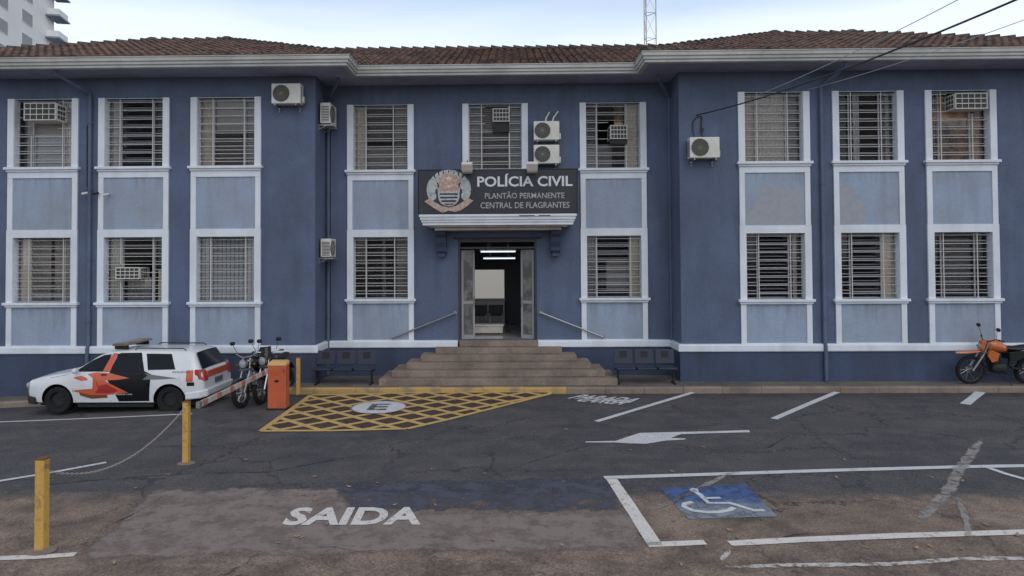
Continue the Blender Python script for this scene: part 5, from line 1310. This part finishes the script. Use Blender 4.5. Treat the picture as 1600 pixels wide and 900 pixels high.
    if dirt:
        q = MB(); rings = []
        for (x, w_, z) in ((hx+.04, .05, .82), (hx+.25, .07, .80), (.78, .085, .785), (.98, .065, .775), (1.08, .03, .77)):
            rings.append([(x, -w_, z-.01), (x, -w_*.6, z+.02), (x, w_*.6, z+.02), (x, w_, z-.01), (x, w_*.6, z+.005), (x, -w_*.6, z+.005)])
        q.loft(rings); q.build('front_fender', paint, m, smooth=True)
        q = MB(); q.loft([[(hx+.03, -.11, hz+.10), (hx+.03, .11, hz+.10), (hx+.08, .10, hz-.14), (hx+.08, -.10, hz-.14)], [(hx+.12, -.07, hz+.08), (hx+.12, .07, hz+.08), (hx+.16, .07, hz-.12), (hx+.16, -.07, hz-.12)]]); q.build('headlight_mask', paint, m, bevel=.02)
        q = MB(); q.ell((hx+.145, 0, hz-.04), .03, .055, .06, 14, 8); q.build('headlight', M_lampglass, m, smooth=True)
        q = MB()
        for s in (-1, 1): q.prism([(.38, .90), (.12, .78), (.16, .60), (.30, .56), (.40, .72)], lambda x, z, s=s: (x, s*.14, z), lambda x, z, s=s: (x, s*.165, z))
        q.build('tank_shroud', paint, m, bevel=.008)
        q = MB()
        for s in (-1, 1): q.prism([(-.12, .80), (-.50, .84), (-.62, .78), (-.30, .58), (-.14, .60)], lambda x, z, s=s: (x, s*.12, z), lambda x, z, s=s: (x, s*.145, z))
        q.build('side_panel', M_black, m, bevel=.008)
    else:
        q = MB(); b = 0; n = 12
        for k in range(n+1):
            a = radians(30+110*k/n); q.v += [(xf+(rf+.03)*cos(a), y, rf+(rf+.03)*sin(a)-abs(y)*.25) for y in (-.075, -.04, 0, .04, .075)]
        for k in range(n):
            for j in range(4): q.f.append((k*5+j, k*5+j+1, k*5+5+j+1, k*5+5+j))
        o = q.build('front_fender', paint, m, smooth=True); o.modifiers.new('t', 'SOLIDIFY').thickness = .006
        q = MB(); q.lathe([(0, -.12), (.06, -.11), (.10, -.04), (.105, .02), (0, .035)], (hx+.14, 0, hz-.06), (1, 0, -.05), 20, closed=False); q.build('headlight_shell', M_chrome, m, smooth=True)
        q = MB(); q.ell((hx+.165, 0, hz-.062), .02, .08, .08, 18, 8); q.build('headlight', M_lampglass, m, smooth=True)
        q = MB()
        for s in (-1, 1): q.prism([(-.10, .80), (-.42, .82), (-.48, .66), (-.20, .58)], lambda x, z, s=s: (x, s*.12, z), lambda x, z, s=s: (x, s*.145, z))
        q.build('side_panel', paint, m, bevel=.01)
        if style == 'screen':
            q = MB(); rings = []; q.v = []; n = 8
            for (z, w_, dx) in ((hz+.0, .16, .16), (hz+.12, .17, .11), (hz+.26, .13, .03)):
                for k in range(n+1):
                    u = -1+2*k/n; q.v.append((hx+dx-.10*u*u, w_*u, z))
            for r in range(2):
                for k in range(n): q.f.append((r*(n+1)+k, r*(n+1)+k+1, (r+1)*(n+1)+k+1, (r+1)*(n+1)+k))
            q.build('windscreen', M_carglass, m, smooth=True)
    q = MB(); n = 10
    for k in range(n+1):
        a = radians(50+100*k/n); q.v += [(xr+(rr_+.07)*cos(a), y, rr_+(rr_+.07)*sin(a)+.06) for y in (-.07, 0, .07)]
    for k in range(n):
        for j in range(2): q.f.append((k*3+j, k*3+j+1, k*3+3+j+1, k*3+3+j))
    o = q.build('rear_fender', paint if dirt else M_black, m, smooth=True); o.modifiers.new('t', 'SOLIDIFY').thickness = .006
    q = MB(); q.box(-.90, -.85, -.05, .05, .86, .92); q.build('taillight', M_taillight, m, bevel=.01)
    q = MB(); q.tube([(.20, -.09, .55), (.28, -.12, .40), (.20, -.14, .25), (-.10, -.15, .25), (-.35, -.16, .33 if dirt else .27), (-.80, -.17, .55 if dirt else .32)], [.018, .018, .02, .022, .038, .042], 10); q.build('exhaust', M_chrome if not dirt else M_steel, m, smooth=True)
    q = MB(); q.tube([(-.05, .10, .30), (-.10, .30, .02)], .012, 6); q.build('side_stand', M_black, m)
    return m
g = onG(388, 643)
motorcycle((-5.86, 15.5, G(-5.66, 15.0)), radians(-100), 'black motorcycle with chrome fork and round headlight facing the yard behind the barrier arm', 'street', 6)
motorcycle((-5.60, 15.85, G(-5.3, 15.5)), radians(-96), 'black motorcycle with tinted windscreen half hidden behind the orange cabinet', 'screen', 5)
dz = K(12)+.117
xfw = onY(1514, 580, 16.7).x
motorcycle((xfw+.70, 16.68, dz), pi, 'orange and black trail motorcycle with high fender at the right edge', 'dirt', -5)

# ------------------------------------------------------------------ background: mast, apartment tower, cables
mx_ = onY(1014, 60, 34).x
mast = thing('antenna_mast', 'slender pale lattice mast rising behind the roof right of the middle', 'mast', (mx_, 34, 0))
q = MB(); R_ = .36; lg = [(R_*cos(radians(a)), R_*sin(radians(a))) for a in (100, 220, 340)]
for x, y in lg: 
    q = MB(); q.tube([(x, y, 0), (x, y, 26)], .028, 6); q.build('leg', M_mast, mast)
q = MB(); z = 8.0; k = 0
while z < 26:
    for i in range(3):
        a, b = lg[i], lg[(i+1) % 3]; q.tube([(a[0], a[1], z), (b[0], b[1], z)], .016, 5); q.tube([(a[0], a[1], z), (b[0], b[1], z+1.3)], .010, 5)
    z += 1.3
q.build('bracing', M_mast, mast)
tw = thing('apartment_tower', 'white apartment tower with balconies in the far top left corner', 'building', (-63, 85, 0))
d = Vector((-.215, 1)).normalized(); nrm = Vector((d.y, -d.x))      # facade direction, outward normal to the right
Mx = Matrix(((d.x, nrm.x, 0, -63.0), (d.y, nrm.y, 0, 91.0), (0, 0, 1, 0), (0, 0, 0, 1)))
q = MB(); q.box(-26, 0, -14, 0, 0, 60, Mx); q.build('wall', M_tower, tw, world=True)
for fl in range(6, 18):
    z = 3*fl+1.9-1.2
    for u, w_ in ((-7.5, 2.6), (-13.5, 2.6)):
        q = MB(); q.box(u-.08-w_/2, u+w_/2+.08, .002, .06, z-.08, z+1.58, Mx); fr_ = q.build('window', M_tower, tw, world=True)
        q = MB(); q.box(u-w_/2, u+w_/2, .061, .07, z, z+1.5, Mx); q.build('pane', M_towerwin, fr_, world=True)
    q = MB(); zb = 3*fl+.6
    q.box(-2.6, .8, .01, 1.7, zb, zb+.2, Mx); B = q.build('balcony', M_balc, tw, world=True)
    q = MB(); q.box(-2.2, -2.1, .01, 1.5, zb+.161, zb+1.1, Mx); q.box(-2.1, .6, 1.4, 1.5, zb+.161, zb+1.1, Mx); q.build('parapet', M_tower, B, world=True)
# overhead service cables from the right wing to a pole outside the picture
def cable(name, label, P0, P1, P2, r, m, cat='cable'):
    q = MB(); pts = []
    for i in range(41):
        t = i/40; pts.append(P0*(1-t)**2+P1*2*t*(1-t)+P2*t*t)
    q.tube(pts, r, 6); tag(q.build(name, m, smooth=True), label, cat, 'overhead service cables')
def sag(a, b, s):
    m = (a+b)/2; m.z -= s; return m
def cab(name, label, w0, w1, ext, s, r, m):
    a = w0; b = w1+(w1-w0)*ext; cable(name, label, a, sag(a, b, s), b, r, m)
cab('overhead_cable', 'thick dark cable sweeping from above the right wing condenser to the top right', onY(1088, 180, YW-.06), onY(1524, -2, 9.0), .5, .55, .016, M_cable)
cab('overhead_cable', 'thinner dark cable just above the thick one, crossing the right eave', onY(1180, 150, YW-.06), onY(1480, -4, 9.5), .5, .25, .007, M_cablel)
cab('overhead_cable', 'thin pale cable dropping to the downpipe between the right wing windows', onY(1262, 140, YW-.06), onY(1600, 20, 10.5), .5, .25, .006, M_cablel)

# ------------------------------------------------------------------ fallen leaves
lm = MB(); n = 6; lm.v = []
for j in range(5):
    t = j/4; w_ = .022*sin(pi*(t*.9+.05)); z = .006+.020*abs(t-.5)
    lm.v += [(-.05+.1*t, -w_, z+.012), (-.05+.1*t, 0, z), (-.05+.1*t, w_, z+.009)]
for j in range(4):
    for k in range(2): lm.f.append((j*3+k, j*3+k+1, j*3+4+k, j*3+3+k))
lf0 = None
rl = random.Random(3); extra = [(rl.uniform(150, 1590), 600+rl.betavariate(1.4, 1)*290) for _ in range(34)]; extra = [e for e in extra if e[1] > 655]
for (px, py) in ((463, 840), (470, 842), (590, 756), (545, 762), (422, 791), (617, 790), (680, 790), (1140, 830), (1152, 842), (1432, 858), (770, 846), (503, 893), (1590, 838), (385, 720), (262, 743), (1455, 747), (1100, 700), (652, 693), (885, 672), (1210, 706), (640, 690), (756, 742), (985, 705), (1320, 720), (1502, 860), (1290, 868), *extra):
    g = onG(px, py)
    if lf0 is None: lf0 = lm.build('fallen_leaf', M_leaf, smooth=True); o = lf0; lf0.modifiers.new('t', 'SOLIDIFY').thickness = .002
    else: o = lf0.copy(); COL.objects.link(o)
    o.location = (g.x, g.y, g.z+.006); o.rotation_euler = (random.uniform(-.3, .3), random.uniform(-.3, .3), random.uniform(0, 6.28)); sc = random.uniform(.5, 1.0); o.scale = (sc, sc, sc)
    tag(o, 'small dry brown leaf lying on the asphalt', 'leaf', 'dry leaves scattered on the ground')
